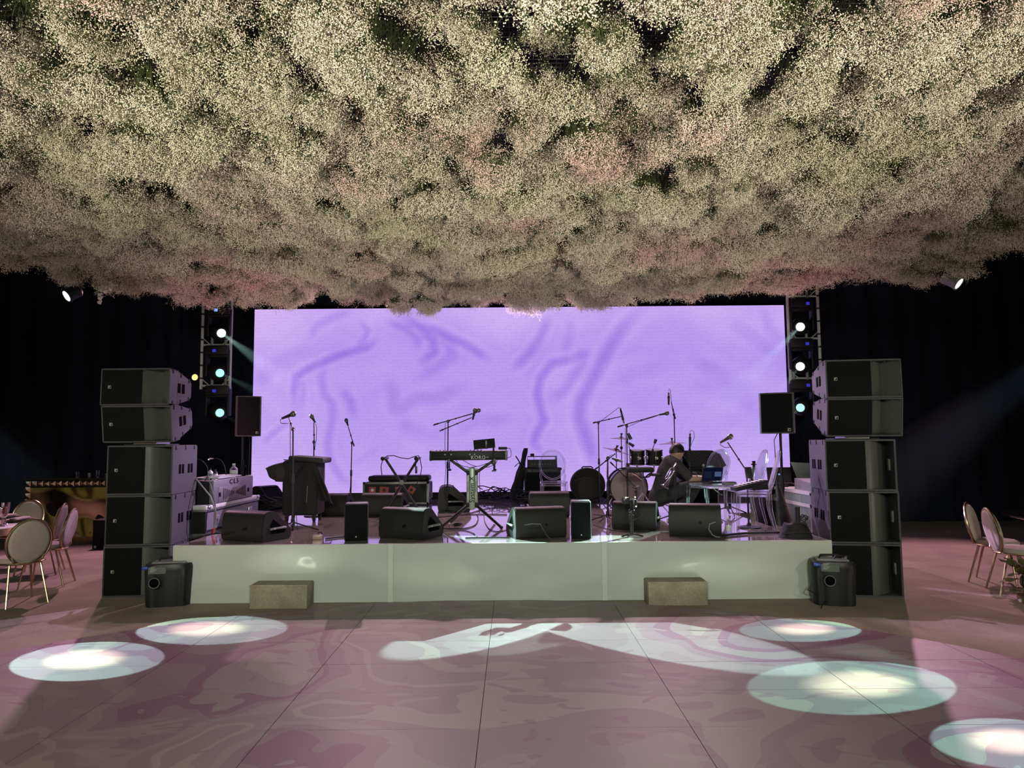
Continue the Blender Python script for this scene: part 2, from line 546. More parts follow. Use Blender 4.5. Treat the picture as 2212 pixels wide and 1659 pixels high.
while x < 5.2:
    y = 0.6 + 0.595 * -6
    while y < 7.6:
        cell = clip([(x + g, y + g), (x + 1.2 - g, y + g), (x + 1.2 - g, y + 0.595 - g), (x + g, y + 0.595 - g)], circ)
        if len(cell) >= 3 and y > -1.0:
            dz = random.uniform(0, 0.0008)
            part('floor_panel', MB().prism([(p[0] - DC.x, p[1] - DC.y, 0.0) for p in cell], (0, 0, 0.012 + dz)), DANCE, df)
        y += 0.595
    x += 1.2

# stage
SX0, SX1 = D(377, 1232, YF).x, D(1795, 1228, YF).x
st = thing('stage', 'low white fronted stage platform with a glossy deck', 'stage', (0, YF, 0))
part('deck', MB().prism([(SX0, 0, 0.02), (SX1, 0, 0.02), (SX1, 0.95, 0.02), (SX1 - 0.15, 0.95, 0.02), (SX1 - 0.15, 2.9, 0.02), (4.6, 2.9, 0.02), (4.6, 6.25, 0.02), (-4.75, 6.25, 0.02), (-4.75, 2.9, 0.02), (SX0, 2.9, 0.02)], (0, 0, ZS - 0.02)), DECK, st)
seams = [D(845, 1230, YF).x, D(1305, 1230, YF).x]
xs = [SX0 - 0.012] + seams + [SX1 + 0.012]
for i in range(3):
    a, b = xs[i], xs[i + 1]
    def fas(u, v, a=a, b=b, i=i):
        px = a + (b - a) * u
        w = 0.018 * mnoise.noise(Vector((px * 1.7, v * 2.2, 3 + i))) + 0.010 * mnoise.noise(Vector((px * 3.5, v * 5, 9)))
        return (px, -0.022 + w * (0.3 + 0.7 * v * (1 - v) * 4) * 0.8, 0.003 + (ZS + 0.004 - 0.003) * v)
    m_ = MB().grid(fas, 40, 12)
    m_.bx(a, b, -0.016, 0.03, ZS - 0.006, ZS + 0.004)
    part('fascia_panel', m_, SKIRT, st, ang=1.2)
for s_ in seams:
    part('seam_tape', MB().bx(s_ - 0.026, s_ + 0.026, -0.036, -0.030, 0.004, ZS), TAPE, st)
part('side_panel', MB().bx(SX1 + 0.001, SX1 + 0.012, 0, 0.95, 0, ZS), SKIRT, st)

def step_block(px0, px1, lab):
    y0 = 7.18
    a, b = D(px0, 1300, y0).x, D(px1, 1300, y0).x
    t = thing('step_block', lab, 'step', ((a + b) / 2, y0, 0), 0, 'carpeted steps at the stage front')
    part('body', MB().rbox((0, (YF - 0.05 - y0) / 2, 0.118), (b - a, YF - 0.05 - y0, 0.236), 0.012), STEPM, t)
    part('edge_band', MB().rbox((0, -0.002, 0.226), (b - a + 0.004, 0.012, 0.022), 0.004), STEPM, t)
step_block(538, 663, 'tan carpeted step block by the stage corner with the fog machine and blue plug')
step_block(1401, 1530, 'tan carpeted step block below the tripod instrument stand')

# ---------------------------------------------------------------- LED wall
YL = 13.3
lx0, lx1 = D(546, 870, YL).x, D(1701, 860, YL).x
lz0, lz1 = D(1106, 1062, YL).z, D(1106, 664, YL).z
Z1 = lambda L: [(540 + x / 3.88, 650 + y / 3.88) for x, y in L]
Z2 = lambda L: [(1100 + x / 3.568, 650 + y / 3.568) for x, y in L]
strokes = [
    (Z1([(840, 90), (700, 130), (560, 210), (500, 300)]), 8, .22), (Z1([(920, 170), (985, 250), (960, 330), (880, 380)]), 6, .26),
    (Z1([(1060, 330), (980, 390), (800, 440), (640, 500), (480, 570), (380, 640), (370, 760), (380, 900)]), 7, .40),
    (Z1([(640, 520), (600, 650), (620, 780), (690, 870), (690, 1000), (650, 1200), (680, 1350), (760, 1480), (880, 1560)]), 8, .28),
    (Z1([(430, 650), (440, 780), (430, 900)]), 6, .25), (Z1([(780, 740), (840, 840), (870, 960)]), 9, .30),
    (Z1([(1150, 170), (1300, 230), (1420, 330), (1390, 380)]), 7, .28), (Z1([(1280, 140), (1420, 220), (1530, 330), (1550, 430), (1430, 520)]), 8, .36),
    (Z1([(1440, 200), (1640, 280), (1820, 370), (2000, 490)]), 8, .40), (Z1([(1500, 280), (1680, 360), (1690, 480), (1560, 560), (1400, 650)]), 10, .18),
    (Z1([(1150, 650), (1200, 760), (1210, 900), (1300, 880), (1400, 820), (1600, 810), (1800, 700)]), 12, .22), (Z1([(330, 1010), (220, 1090), (110, 1180)]), 6, .25),
    (Z1([(30, 720), (200, 550), (400, 440), (520, 370)]), 14, .15), (Z1([(1250, 1000), (1350, 1080), (1500, 1120), (1700, 1100)]), 16, .16),
    (Z1([(1740, 1120), (1900, 1010), (2120, 980)]), 12, .15), (Z1([(870, 1370), (1000, 1280), (1080, 1230)]), 5, .12),
    (Z2([(1020, 60), (900, 180), (780, 340), (700, 500), (620, 640), (550, 780), (540, 900), (580, 1020), (640, 1200), (680, 1290)]), 12, .40),
    (Z2([(310, 110), (240, 280), (140, 420), (40, 520)]), 9, .30),
    (Z2([(590, 390), (480, 450), (330, 480), (240, 600), (215, 720), (240, 830), (270, 920), (210, 1020), (190, 1100), (260, 1180)]), 8, .42),
    (Z2([(590, 380), (560, 500), (430, 680), (330, 760)]), 11, .24), (Z2([(480, 140), (460, 300), (420, 400)]), 9, .15),
    (Z2([(1400, 480), (1600, 540), (1750, 640), (1900, 700)]), 14, .16), (Z2([(1350, 640), (1600, 680), (1800, 760), (1900, 850)]), 14, .14),
    (Z2([(1700, 150), (1850, 260), (2080, 420)]), 12, .12), (Z2([(830, 640), (950, 560), (1150, 520)]), 14, .10), (Z2([(1960, 60), (2000, 200), (2100, 330)]), 10, .14)]
NU, NV = 240, 84
uu, vv = np.meshgrid(np.linspace(0, 1, NU + 1), np.linspace(0, 1, NV + 1))
WX = lx0 + (lx1 - lx0) * uu
WZ = lz0 + (lz1 - lz0) * vv
px_ = np.zeros_like(WX)
py_ = np.zeros_like(WX)
for j in range(NV + 1):
    for i in range(NU + 1):
        px_[j, i], py_[j, i] = proj((WX[j, i], YL, WZ[j, i]))
dark = np.zeros_like(px_)
lite = np.zeros_like(px_)
for pts, w, a in strokes:
    best = np.full(px_.shape, 1e9)
    tt = np.zeros_like(px_)
    for k in range(len(pts) - 1):
        (ax, ay), (bx_, by_) = pts[k], pts[k + 1]
        L2 = (bx_ - ax) ** 2 + (by_ - ay) ** 2
        t = np.clip(((px_ - ax) * (bx_ - ax) + (py_ - ay) * (by_ - ay)) / L2, 0, 1)
        dd = np.hypot(px_ - ax - t * (bx_ - ax), py_ - ay - t * (by_ - ay))
        tt = np.where(dd < best, (k + t) / (len(pts) - 1), tt)
        best = np.minimum(best, dd)
    taper = np.clip(np.minimum(tt, 1 - tt) * 5 + 0.25, 0, 1)
    dark += a * taper * (0.8 * np.exp(-(best / (w * 1.15)) ** 2) + 0.42 * np.exp(-(best / (w * 3)) ** 2))
    lite += a * 0.25 * taper * np.exp(-((best - 1.9 * w) / (w * 0.8)) ** 2)
nzv = np.array([[mnoise.fractal(Vector((px_[j, i] * 0.006, py_[j, i] * 0.010 + 0.8 * mnoise.noise(Vector((px_[j, i] * 0.004, py_[j, i] * 0.004, 2))), 5)), 1.0, 2.0, 4) for i in range(NU + 1)] for j in range(NV + 1)])
edge = np.clip(1 - vv * 4, 0, 1) * 0.7 + np.clip(vv * 4 - 3.0, 0, 1) * 0.6 + np.clip(1 - uu * 6, 0, 1) * 0.5
val = np.clip(0.16 * nzv + 0.30 * edge - dark * 0.80 + lite * 1.3, -0.75, 0.6)
srgb = np.stack([185 + 62 * val + 8 * edge, 157 + 72 * val - 1 * edge, 238 + 24 * val], -1) / 255.0
lin = np.clip(np.where(srgb <= 0.04045, srgb / 12.92, ((srgb + 0.055) / 1.055) ** 2.4), 0, 1)
LEDM = bpy.data.materials.new('video_wall_picture')
LEDM.use_nodes = True
nt = LEDM.node_tree
nt.nodes.clear()
at = nd(nt, 'ShaderNodeVertexColor', layer_name='picture')
gp = nd(nt, 'ShaderNodeNewGeometry')
sp_ = nd(nt, 'ShaderNodeSeparateXYZ')
nt.links.new(gp.outputs['Position'], sp_.inputs[0])
def stripes(sock, freq, lo):
    m1 = nd(nt, 'ShaderNodeMath', operation='MULTIPLY'); m1.inputs[1].default_value = freq
    m2 = nd(nt, 'ShaderNodeMath', operation='FRACT')
    m3 = nd(nt, 'ShaderNodeMapRange'); m3.inputs['From Min'].default_value = 0.0; m3.inputs['From Max'].default_value = 0.16
    m3.inputs['To Min'].default_value = lo; m3.inputs['To Max'].default_value = 1.0
    nt.links.new(sock, m1.inputs[0]); nt.links.new(m1.outputs[0], m2.inputs[0]); nt.links.new(m2.outputs[0], m3.inputs['Value'])
    return m3.outputs['Result']
s1 = stripes(sp_.outputs['Z'], 16.0, 0.86)
s2 = stripes(sp_.outputs['X'], 32.0, 0.95)
fnz = nd(nt, 'ShaderNodeTexNoise'); fnz.inputs['Scale'].default_value = 38
fmr = nd(nt, 'ShaderNodeMapRange'); fmr.inputs['To Min'].default_value = 0.88; fmr.inputs['To Max'].default_value = 1.12
nt.links.new(gp.outputs['Position'], fnz.inputs['Vector']); nt.links.new(fnz.outputs['Fac'], fmr.inputs['Value'])
p1 = nd(nt, 'ShaderNodeMath', operation='MULTIPLY'); p2 = nd(nt, 'ShaderNodeMath', operation='MULTIPLY')
nt.links.new(s1, p1.inputs[0]); nt.links.new(s2, p1.inputs[1]); nt.links.new(p1.outputs[0], p2.inputs[0]); nt.links.new(fmr.outputs['Result'], p2.inputs[1])
em = nd(nt, 'ShaderNodeEmission')
nt.links.new(at.outputs['Color'], em.inputs['Color']); nt.links.new(p2.outputs[0], em.inputs['Strength'])
mo = nd(nt, 'ShaderNodeOutputMaterial')
nt.links.new(em.outputs[0], mo.inputs['Surface'])
LEDM.cycles.emission_sampling = 'FRONT'
wall = thing('video_wall', 'wide glowing purple video wall with swirling ink pattern behind the band', 'screen', ((lx0 + lx1) / 2, YL, ZS))
mb = MB()
cxl = (lx0 + lx1) / 2
mb.grid(lambda u, v: (lx0 + (lx1 - lx0) * u - cxl, 0, lz0 + (lz1 - lz0) * v - ZS), NU, NV)
me = bpy.data.meshes.new('display')
me.from_pydata(mb.v, [], mb.f)
ca = me.color_attributes.new('picture', 'FLOAT_COLOR', 'POINT')
ca.data.foreach_set('color', np.concatenate([lin.reshape(-1, 3), np.ones((lin.shape[0] * lin.shape[1], 1))], 1).astype(np.float32).ravel())
me.materials.append(LEDM)
part('display', me, None, wall)
part('cabinet_back', MB().bx(lx0 - cxl - 0.0, lx1 - cxl + 0.0, 0.004, 0.10, lz0 - ZS, lz1 - ZS), BLK, wall)
part('base_beam', MB().bx(lx0 - cxl, lx1 - cxl, 0.02, 0.3, 0.0, lz0 - ZS), BLK, wall)
for q in (-1, 1):
    part('support_frame', MB().bx(q * 4.2 - 0.05, q * 4.2 + 0.05, 0.1, 0.35, 0, 3.2), BLK, wall)
# ================================================================ loudspeakers
def logo(parent, x, y, z, s=0.032):
    m = MB()
    for a, b, c, d in ((-1, 1, .82, 1), (-1, 1, -1, -.82), (-1, -.82, -1, 1), (.82, 1, -1, 1)):
        m.bx(x + a * s / 2, x + b * s / 2, y - 0.002, y, z + c * s / 2, z + d * s / 2)
    m.prism([(x - s * .28, y - 0.002, z - s * .3), (x - s * .1, y - 0.002, z - s * .3), (x - s * .1, y - 0.002, z + s * .05), (x + s * .3, y - 0.002, z + s * .32), (x - s * .28, y - 0.002, z + s * .32)], (0, 0.002, 0))
    part('logo', m, LOGO, parent, label='small pale square logo')

SW, SH, SD = 0.70, 0.543, 0.70
def subwoofer(loc, rz, label, slots=1):
    t = thing('subwoofer', label, 'speaker', loc, rz, 'stacked subwoofers')
    xg = -SW / 2 + SW * 0.575
    def body():
        m = MB()
        m.rbox((0, 0.50, SH / 2), (SW - 0.01, 0.40, SH - 0.004), 0.02, 3)
        for sx in (-1, 1):
            m.prism([(sx * (SW / 2 - 0.008), y_, z_) for y_, z_ in ((0.0, 0.003), (0.66, 0.003), (0.685, 0.012), (0.694, 0.035), (0.694, SH - 0.035), (0.685, SH - 0.012), (0.66, SH - 0.003), (0.0, SH - 0.003))], (sx * 0.008, 0, 0))
        m.bx(-SW / 2 + .007, SW / 2 - .007, 0.0, 0.34, SH - 0.020, SH - 0.002)
        m.bx(-SW / 2 + .007, SW / 2 - .007, 0.0, 0.34, 0.002, 0.020)
        m.bx(SW / 2 - 0.018, SW / 2 - .007, 0.001, 0.34, 0.004, SH - 0.004)
        m.bx(-SW / 2 + .007, xg, 0.014, 0.34, 0.004, SH - 0.004)
        m.bx(-SW / 2 + .007, -SW / 2 + 0.014, 0.001, 0.02, 0.004, SH - 0.004)
        return m
    part('cabinet', body, CAB, t, 'sub_body')
    part('grille', lambda: MB().rbox((-SW / 2 + 0.014 + (xg + SW / 2 - 0.014) / 2, 0.008, SH / 2), (xg + SW / 2 - 0.016, 0.014, SH - 0.044), 0.004), GRL, t, 'sub_grille')
    part('port', lambda: MB().grid(lambda u, v: (xg + (SW / 2 - 0.018 - xg) * u, 0.006 + 0.30 * u ** 1.9, 0.02 + (SH - 0.04) * v), 14, 1), PORT, t, 'sub_port', ang=1.5)
    def handle(sx):
        m = MB()
        for yy in (0.24, 0.30, 0.48, 0.54):
            m.rbox((sx * SW / 2, yy, SH * 0.50), (0.006, 0.034, 0.105), 0.0028, 2)
        return m
    for sx in (-1, 1):
        for k, yy in enumerate((0.20, 0.285, 0.45, 0.535)):
            part('handle_slot', lambda: MB().rbox((0, 0, 0), (0.006, 0.060, 0.105), 0.0028, 2), DRK, t, 'sub_slot', loc=(sx * SW / 2, yy, SH * 0.5))
        for yy in (0.08, 0.35, 0.60):
            part('rigging_clip', lambda: MB().rbox((0, 0, 0), (0.012, 0.022, 0.05), 0.004), BLK, t, 'sub_clip', loc=(sx * (SW / 2 + 0.001), yy, SH - 0.03))
    part('port_handle', lambda: MB().rbox((SW / 2 - 0.03, 0.14, SH / 2), (0.02, 0.05, 0.12), 0.006), GRY, t, 'sub_ph')
    logo(t, -SW / 2 + SW * 0.145, -0.0, SH * 0.5)
    return t

AW, AH, AD = 0.76, 0.408, 0.52
def array_speaker(loc, rz, rx, label, flip):
    t = thing('array_speaker', label, 'speaker', loc, rz, 'full range speakers on top of the stacks', rx)
    f = 1
    prof = [(0, 0.0, 0.0), (0, 0.0, AH), (0, AD, AH - 0.085), (0, AD, 0.085)]
    def cab():
        m = MB()
        m.prism([(-AW / 2, 0.185, 0.02), (-AW / 2, 0.185, AH - 0.02), (-AW / 2, AD - 0.04, AH - 0.09), (-AW / 2, AD, AH - 0.13), (-AW / 2, AD, 0.13), (-AW / 2, AD - 0.04, 0.09)], (AW, 0, 0))
        m.bx(-AW / 2, AW / 2, 0.0, 0.19, AH - 0.016, AH)
        m.bx(-AW / 2, AW / 2, 0.0, 0.19, 0, 0.016)
        m.bx(-AW / 2, -AW / 2 + 0.014, 0, 0.19, 0, AH)
        m.bx(AW / 2 - 0.014, AW / 2, 0, 0.19, 0, AH)
        return m
    part('cabinet', cab, CAB, t, 'arr_cab')
    x0, x1, x2, x3 = [f * (-AW / 2 + AW * k) for k in (0.02, 0.60, 0.80, 0.98)]
    lo, hi = min(x0, x1), max(x0, x1)
    part('grille', MB().rbox(((lo + hi) / 2, 0.012, AH / 2), (hi - lo, 0.02, AH - 0.034), 0.004), GRL, t)
    def fin(a, b, ya, yb):
        return MB().add([(a, ya, 0.017), (b, yb, 0.017), (b, yb, AH - 0.017), (a, ya, AH - 0.017), (a, ya + .02, 0.017), (b, yb + .02, 0.017), (b, yb + .02, AH - 0.017), (a, ya + .02, AH - 0.017)],
                        [(0, 1, 2, 3), (4, 7, 6, 5), (0, 4, 5, 1), (1, 5, 6, 2), (2, 6, 7, 3), (3, 7, 4, 0)])
    part('horn_fin', fin(x1, x2, 0.004, 0.16), PORT, t)
    part('horn_fin', fin(x2, x3, 0.16, 0.004), PORT, t)
    for xx in (x1 + f * 0.012, x2 - f * 0.01, x3 - f * 0.02):
        for zz in (0.03, AH - 0.03):
            part('screw', lambda: MB().cyl((0, 0, 0), (0, -0.006, 0), 0.007, n=8), BLK, t, 'arr_screw', loc=(xx, 0.012, zz))
    for sx in (-1, 1):
        for yy in (0.22, 0.32):
            part('handle_slot', lambda: MB().rbox((0, 0, 0), (0.006, 0.068, 0.11), 0.0028, 2), DRK, t, 'arr_slot', loc=(sx * AW / 2, yy, AH * 0.5))
        for yy, zz in ((0.07, AH - 0.03), (0.26, AH - 0.055), (0.46, AH - 0.10), (0.07, 0.03), (0.26, 0.055), (0.46, 0.10)):
            part('rigging_clip', lambda: MB().rbox((0, 0, 0), (0.012, 0.016, 0.045), 0.004), BLK, t, 'arr_clip', loc=(sx * (AW / 2 + 0.001), yy, zz))
    logo(t, f * (-AW / 2 + AW * 0.13), 0.002, AH * 0.5, 0.032)
    return t

def stack(px_l, px_r, rz, flip, side):
    # px_l / px_r : front corners at the foot of the stack
    a, b = G(px_l, 1290), G(px_r, 1290)
    c = (a + b) / 2
    rot = Matrix.Rotation(rz, 3, 'Z')
    base = Vector((c.x, c.y, 0))
    z = 0.0
    offs = [0.0, 0.004, -0.006]
    pos = ['at the foot of', 'in the middle of', 'third up in']
    for k in range(3):
        subwoofer(base + rot @ Vector((offs[k], 0.006 * k, z)), rz + R((0.0, 0.4, -0.6)[k]), 'black subwoofer %s the speaker stack %s' % (pos[k], side))
        z += SH
    t = thing('tilt_adapter', 'flat black steel wedge plate under the upper speakers %s' % side, 'bracket', base + rot @ Vector((0, 0.1, z)), rz)
    part('plate', MB().bx(-0.22, 0.22, 0, 0.4, 0, 0.012), BLK, t)
    part('wedge', MB().prism([(-0.12, 0.0, 0.012), (-0.12, 0.38, 0.012), (-0.12, 0.38, 0.085), (-0.12, 0.0, 0.022)], (0.24, 0, 0)), CHR_D, t)
    z += 0.028
    sx = -0.045 if not flip else 0.05
    array_speaker(base + rot @ Vector((sx, 0.03, z)), rz - (0.05 if not flip else -0.02), R(9), 'lower of the two tilted speakers on the stack %s' % side, flip)
    d = Vector((sx - (0.02 if not flip else 0.0), 0.03 - math.sin(R(9)) * (AH + 0.004), z + math.cos(R(9)) * (AH + 0.004)))
    array_speaker(base + rot @ d, rz - (0.07 if not flip else -0.02), R(-1), 'topmost speaker of the tall stack %s' % side, flip)
    return base, rot
LST = stack(219, 366, R(4), False, 'beside the gold bar')
RST = stack(1797, 1954, R(-9), True, 'near the right hand drape')

WEDGE = mat('wedge_paint', (0.022, 0.021, 0.022), 0.50, bump=0.1, bscale=500, spec=0.25)
def wedge(loc, rz, w, label, h=0.36, dp=0.52, plug=True, name='monitor_wedge', grp='stage monitor wedges'):
    t = thing(name, label, 'speaker', loc, rz, grp)
    k, q = h / 0.36, dp / 0.52
    prof = [(0.03, 0.0), (0.0, 0.03), (-0.012, 0.10), (0.012, 0.27), (0.03, 0.325), (0.065, 0.352), (0.11, 0.36), (0.19, 0.36), (0.235, 0.345), (0.50, 0.125), (0.52, 0.09), (0.51, 0.03), (0.48, 0.0)]
    P = [(y * q, z * k) for y, z in prof]
    part('cabinet', MB().prism([(-w / 2 + 0.02, y, z) for y, z in P], (w - 0.04, 0, 0)), WEDGE, t, ang=0.9)
    cy, cz = 0.24 * q, 0.17 * k
    sc = lambda s: [(cy + (y - cy) * s, cz + (z - cz) * s) for y, z in P]
    for sx in (-1, 1):
        m = MB()
        m.prism([(sx * (w / 2 - 0.02), y, max(z, 0.0)) for y, z in P], (sx * 0.012, 0, 0))
        m.prism([(sx * (w / 2 - 0.008), y, max(z, 0.004)) for y, z in sc(0.96)], (sx * 0.008, 0, 0))
        pl = part('side_plate', m, WEDGE, t, ang=0.9)
        tri = [(0.13 * q, 0.11 * k), (0.13 * q, 0.20 * k), (0.18 * q, 0.26 * k), (0.40 * q, 0.12 * k), (0.38 * q, 0.085 * k), (0.16 * q, 0.085 * k)]
        part('handle_recess', MB().prism([(sx * (w / 2 + 0.0005), y, z) for y, z in tri], (sx * 0.003, 0, 0)), DRK, pl)
        part('handle_bar', MB().tube([(sx * (w / 2 + 0.006), 0.12 * q, 0.145 * k), (sx * (w / 2 + 0.014), 0.16 * q, 0.15 * k), (sx * (w / 2 + 0.014), 0.36 * q, 0.15 * k), (sx * (w / 2 + 0.006), 0.40 * q, 0.145 * k)], 0.013, 8), GRY, pl)
        part('badge', MB().bx(sx * (w / 2 + 0.026) - 0.002, sx * (w / 2 + 0.026) + 0.002, 0.165 * q, 0.19 * q, 0.142 * k, 0.158 * k), LOGO, pl)
    s0, s1 = Vector((0, 0.235 * q, 0.345 * k)), Vector((0, 0.50 * q, 0.125 * k))
    dr = (s1 - s0).normalized()
    nr = Vector((0, -dr.z, dr.y))
    if nr.z < 0: nr = -nr
    gm = MB()
    a, b = s0 + dr * 0.01 + nr * 0.003, s1 - dr * 0.01 + nr * 0.003
    gm.add([(-w / 2 + 0.03, a.y, a.z), (w / 2 - 0.03, a.y, a.z), (w / 2 - 0.03, b.y, b.z), (-w / 2 + 0.03, b.y, b.z)], [(0, 1, 2, 3)])
    n = int(w / 0.018)
    for i in range(n):
        xx = -w / 2 + 0.035 + (w - 0.07) * i / (n - 1)
        gm.box((xx, a.y, a.z + 0.002), (0.007, 0.012, 0.010))
    part('grille', gm, GRL, t)
    if plug:
        part('socket', MB().cyl((0.10 * w, 0.004, 0.16 * k), (0.10 * w, -0.012, 0.16 * k), 0.02, n=12).cyl((0.10 * w, -0.012, 0.16 * k), (0.10 * w, -0.05, 0.155 * k), 0.009, n=8), BLK, t)
    return t

def wedge_at(px0, px1, pyb, rz, label, py_top=None, **kw):
    a, b = G(px0, pyb, ZS), G(px1, pyb, ZS)
    c = (a + b) / 2
    w = (b - a).length
    h = 0.36
    if py_top:
        h = max(0.2, (pyb - py_top) * c.y / FPX * 0.93)
    return wedge((c.x, c.y + 0.03, ZS), rz, w, label, h=h, dp=h * 1.42, **kw)
wedge_at(461, 577, 1171, R(-24), 'black monitor wedge on the stage corner beside the left speaker stack', 1103)
wedge_at(808, 919, 1166, R(-24), 'black monitor wedge in front of the empty cross-braced stand', 1096)
wedge_at(1113, 1228, 1164, R(14), 'black monitor wedge just left of the small white-rimmed front speaker', 1094)
wedge_at(1322, 1418, 1146, R(-18), 'black monitor wedge behind the tripod instrument stand', 1082)
wedge_at(1448, 1560, 1161, R(-12), 'black monitor wedge beside the clear water bottle', 1087)
wedge_at(776, 866, 1117, R(-8), 'dark monitor wedge with lit brown top in front of the stickered trunk', 1064, plug=False)
wedge_at(690, 747, 1116, R(-10), 'dark monitor wedge behind the front speaker and pedal', 1065, plug=False)
wedge_at(1146, 1232, 1118, R(3), 'dark monitor wedge in front of the clear chair and bass amplifier', 1060, plug=False)
_p = G(940, 1109, ZS)
wedge((_p.x, _p.y + 0.42, ZS), R(-84), 0.56, 'monitor wedge turned sideways behind the boom microphone stand', h=0.385, dp=0.50, plug=False)
wedge_at(537, 583, 1097, R(-125), 'monitor wedge with mesh front showing behind the mixing desk case', 1046, plug=False)

def front_fill(px0, px1, pyt, pyb, rz, label):
    a, b = G(px0, pyb, ZS), G(px1, pyb, ZS)
    c = (a + b) / 2
    w, h = (b - a).length * 0.97, (pyb - pyt) * c.y / FPX * 0.965
    t = thing('front_speaker', label, 'speaker', (c.x, c.y + 0.01, ZS), rz, 'small upright speakers at the stage edge')
    part('cabinet', MB().rbox((0, 0.13, h / 2), (w, 0.24, h), 0.02, 3), CAB, t)
    part('grille', MB().rbox((0, 0.006, h / 2), (w - 0.014, 0.022, h - 0.02), 0.008), GRL, t)
    part('badge', MB().cyl((-0.0, -0.004, 0.05), (-0.0, -0.007, 0.05), 0.008, n=10), LOGO, t)
    for sx in (-1, 1):
        part('side_socket', MB().cyl((sx * w / 2, 0.14, h * .5), (sx * (w / 2 + 0.004), 0.14, h * .5), 0.018, n=10), BLK, t)
front_fill(743, 794, 1087, 1170, R(10), 'small upright black front speaker beside the brown pedal box')
front_fill(1234, 1279, 1082, 1166, R(-3), 'small upright black front speaker with pale lit rim near stage centre')

# pole mounted speakers
def pole_speaker(px, py0, py1, pxl, pxr, yd, ybase_px, zb, rz, label, slabel, flip):
    topz, botz = D(px, py0, yd).z, D(px, py1, yd).z
    xl, xr = D(pxl, (py0 + py1) / 2, yd).x, D(pxr, (py0 + py1) / 2, yd).x
    h, w = topz - botz, xr - xl
    s = thing('speaker_stand', slabel, 'speaker stand', (D(ybase_px, 1000, yd).x, yd, zb))
    zt = botz - zb
    part('pole', MB().cyl((0, 0, 0.02), (0, 0, zt * 0.62), 0.020, n=10).cyl((0, 0, zt * 0.6), (0, 0, zt + 0.1), 0.016, n=10), BLK, s)
    part('collar', MB().cyl((0, 0, zt * 0.62 - 0.05), (0, 0, zt * 0.62 + 0.10), 0.028, 0.024, n=12), BLK, s)
    part('clamp_knob', MB().cyl((0.02, -0.01, zt * 0.62), (0.065, -0.02, zt * 0.62), 0.012, n=8), BLK, s)
    part('base', MB().lathe([(0.145, 0.0), (0.145, 0.014), (0.05, 0.024), (0.024, 0.05)], 24), BLK, s)
    t = thing('pole_speaker', label, 'speaker', ((xl + xr) / 2, yd, botz + 0.003), rz)
    f = -1 if flip else 1
    ww = w * 0.93
    poly = [(-ww / 2, 0.05), (-ww * 0.1 * 0 - ww / 2 + 0.02, 0.0), (ww / 2 - 0.01, 0.0), (ww / 2, 0.02), (ww * 0.30, 0.34), (-ww * 0.30, 0.34)]
    part('cabinet', MB().prism([(x_, y_ - 0.12, 0.0) for x_, y_ in poly], (0, 0, h)), CAB, t)
    part('grille', MB().rbox((0, -0.122, h / 2), (ww - 0.05, 0.016, h - 0.03), 0.006), GRL, t)
    part('top_cap', MB().rbox((0, 0.02, h), (ww * 0.6, 0.2, 0.008), 0.003), CAB, t)
    logo(t, f * -ww * 0.33 if flip else ww * 0.33, -0.13, h * 0.09, 0.035)
    cb = [(0.02, 0.1, 0.05), (0.05 * f, 0.12, -0.08), (0.04 * f, 0.05, -0.3), (0.03 * f, 0.03, -0.7)]
    part('cable', MB().tube(cb, 0.006, 5), RUB, t)
pole_speaker(538, 857, 943, 507, 563, 10.75, 523, ZS, R(27), 'black speaker on a pole in front of the left end of the video wall', 'thin round-based pole stand behind the mixing desk case', False)
pole_speaker(1678, 850, 937, 1640, 1717, 8.9, 1688, 0.0, R(-22), 'black speaker on a pole in front of the right end of the video wall', 'black pole stand beside the silver road case', True)

# low speaker in the gap behind the left stack
t = thing('floor_speaker', 'slim black speaker standing on the carpet between gold bar and stack', 'speaker', G(214, 1187), R(8))
part('cabinet', MB().rbox((0, 0.15, 0.23), (0.22, 0.28, 0.46), 0.012), CAB, t)
part('grille', MB().rbox((0, 0.006, 0.23), (0.205, 0.016, 0.44), 0.004), GRL, t)
part('badge', MB().rbox((-0.06, -0.004, 0.04), (0.035, 0.006, 0.035), 0.002), LOGO, t)

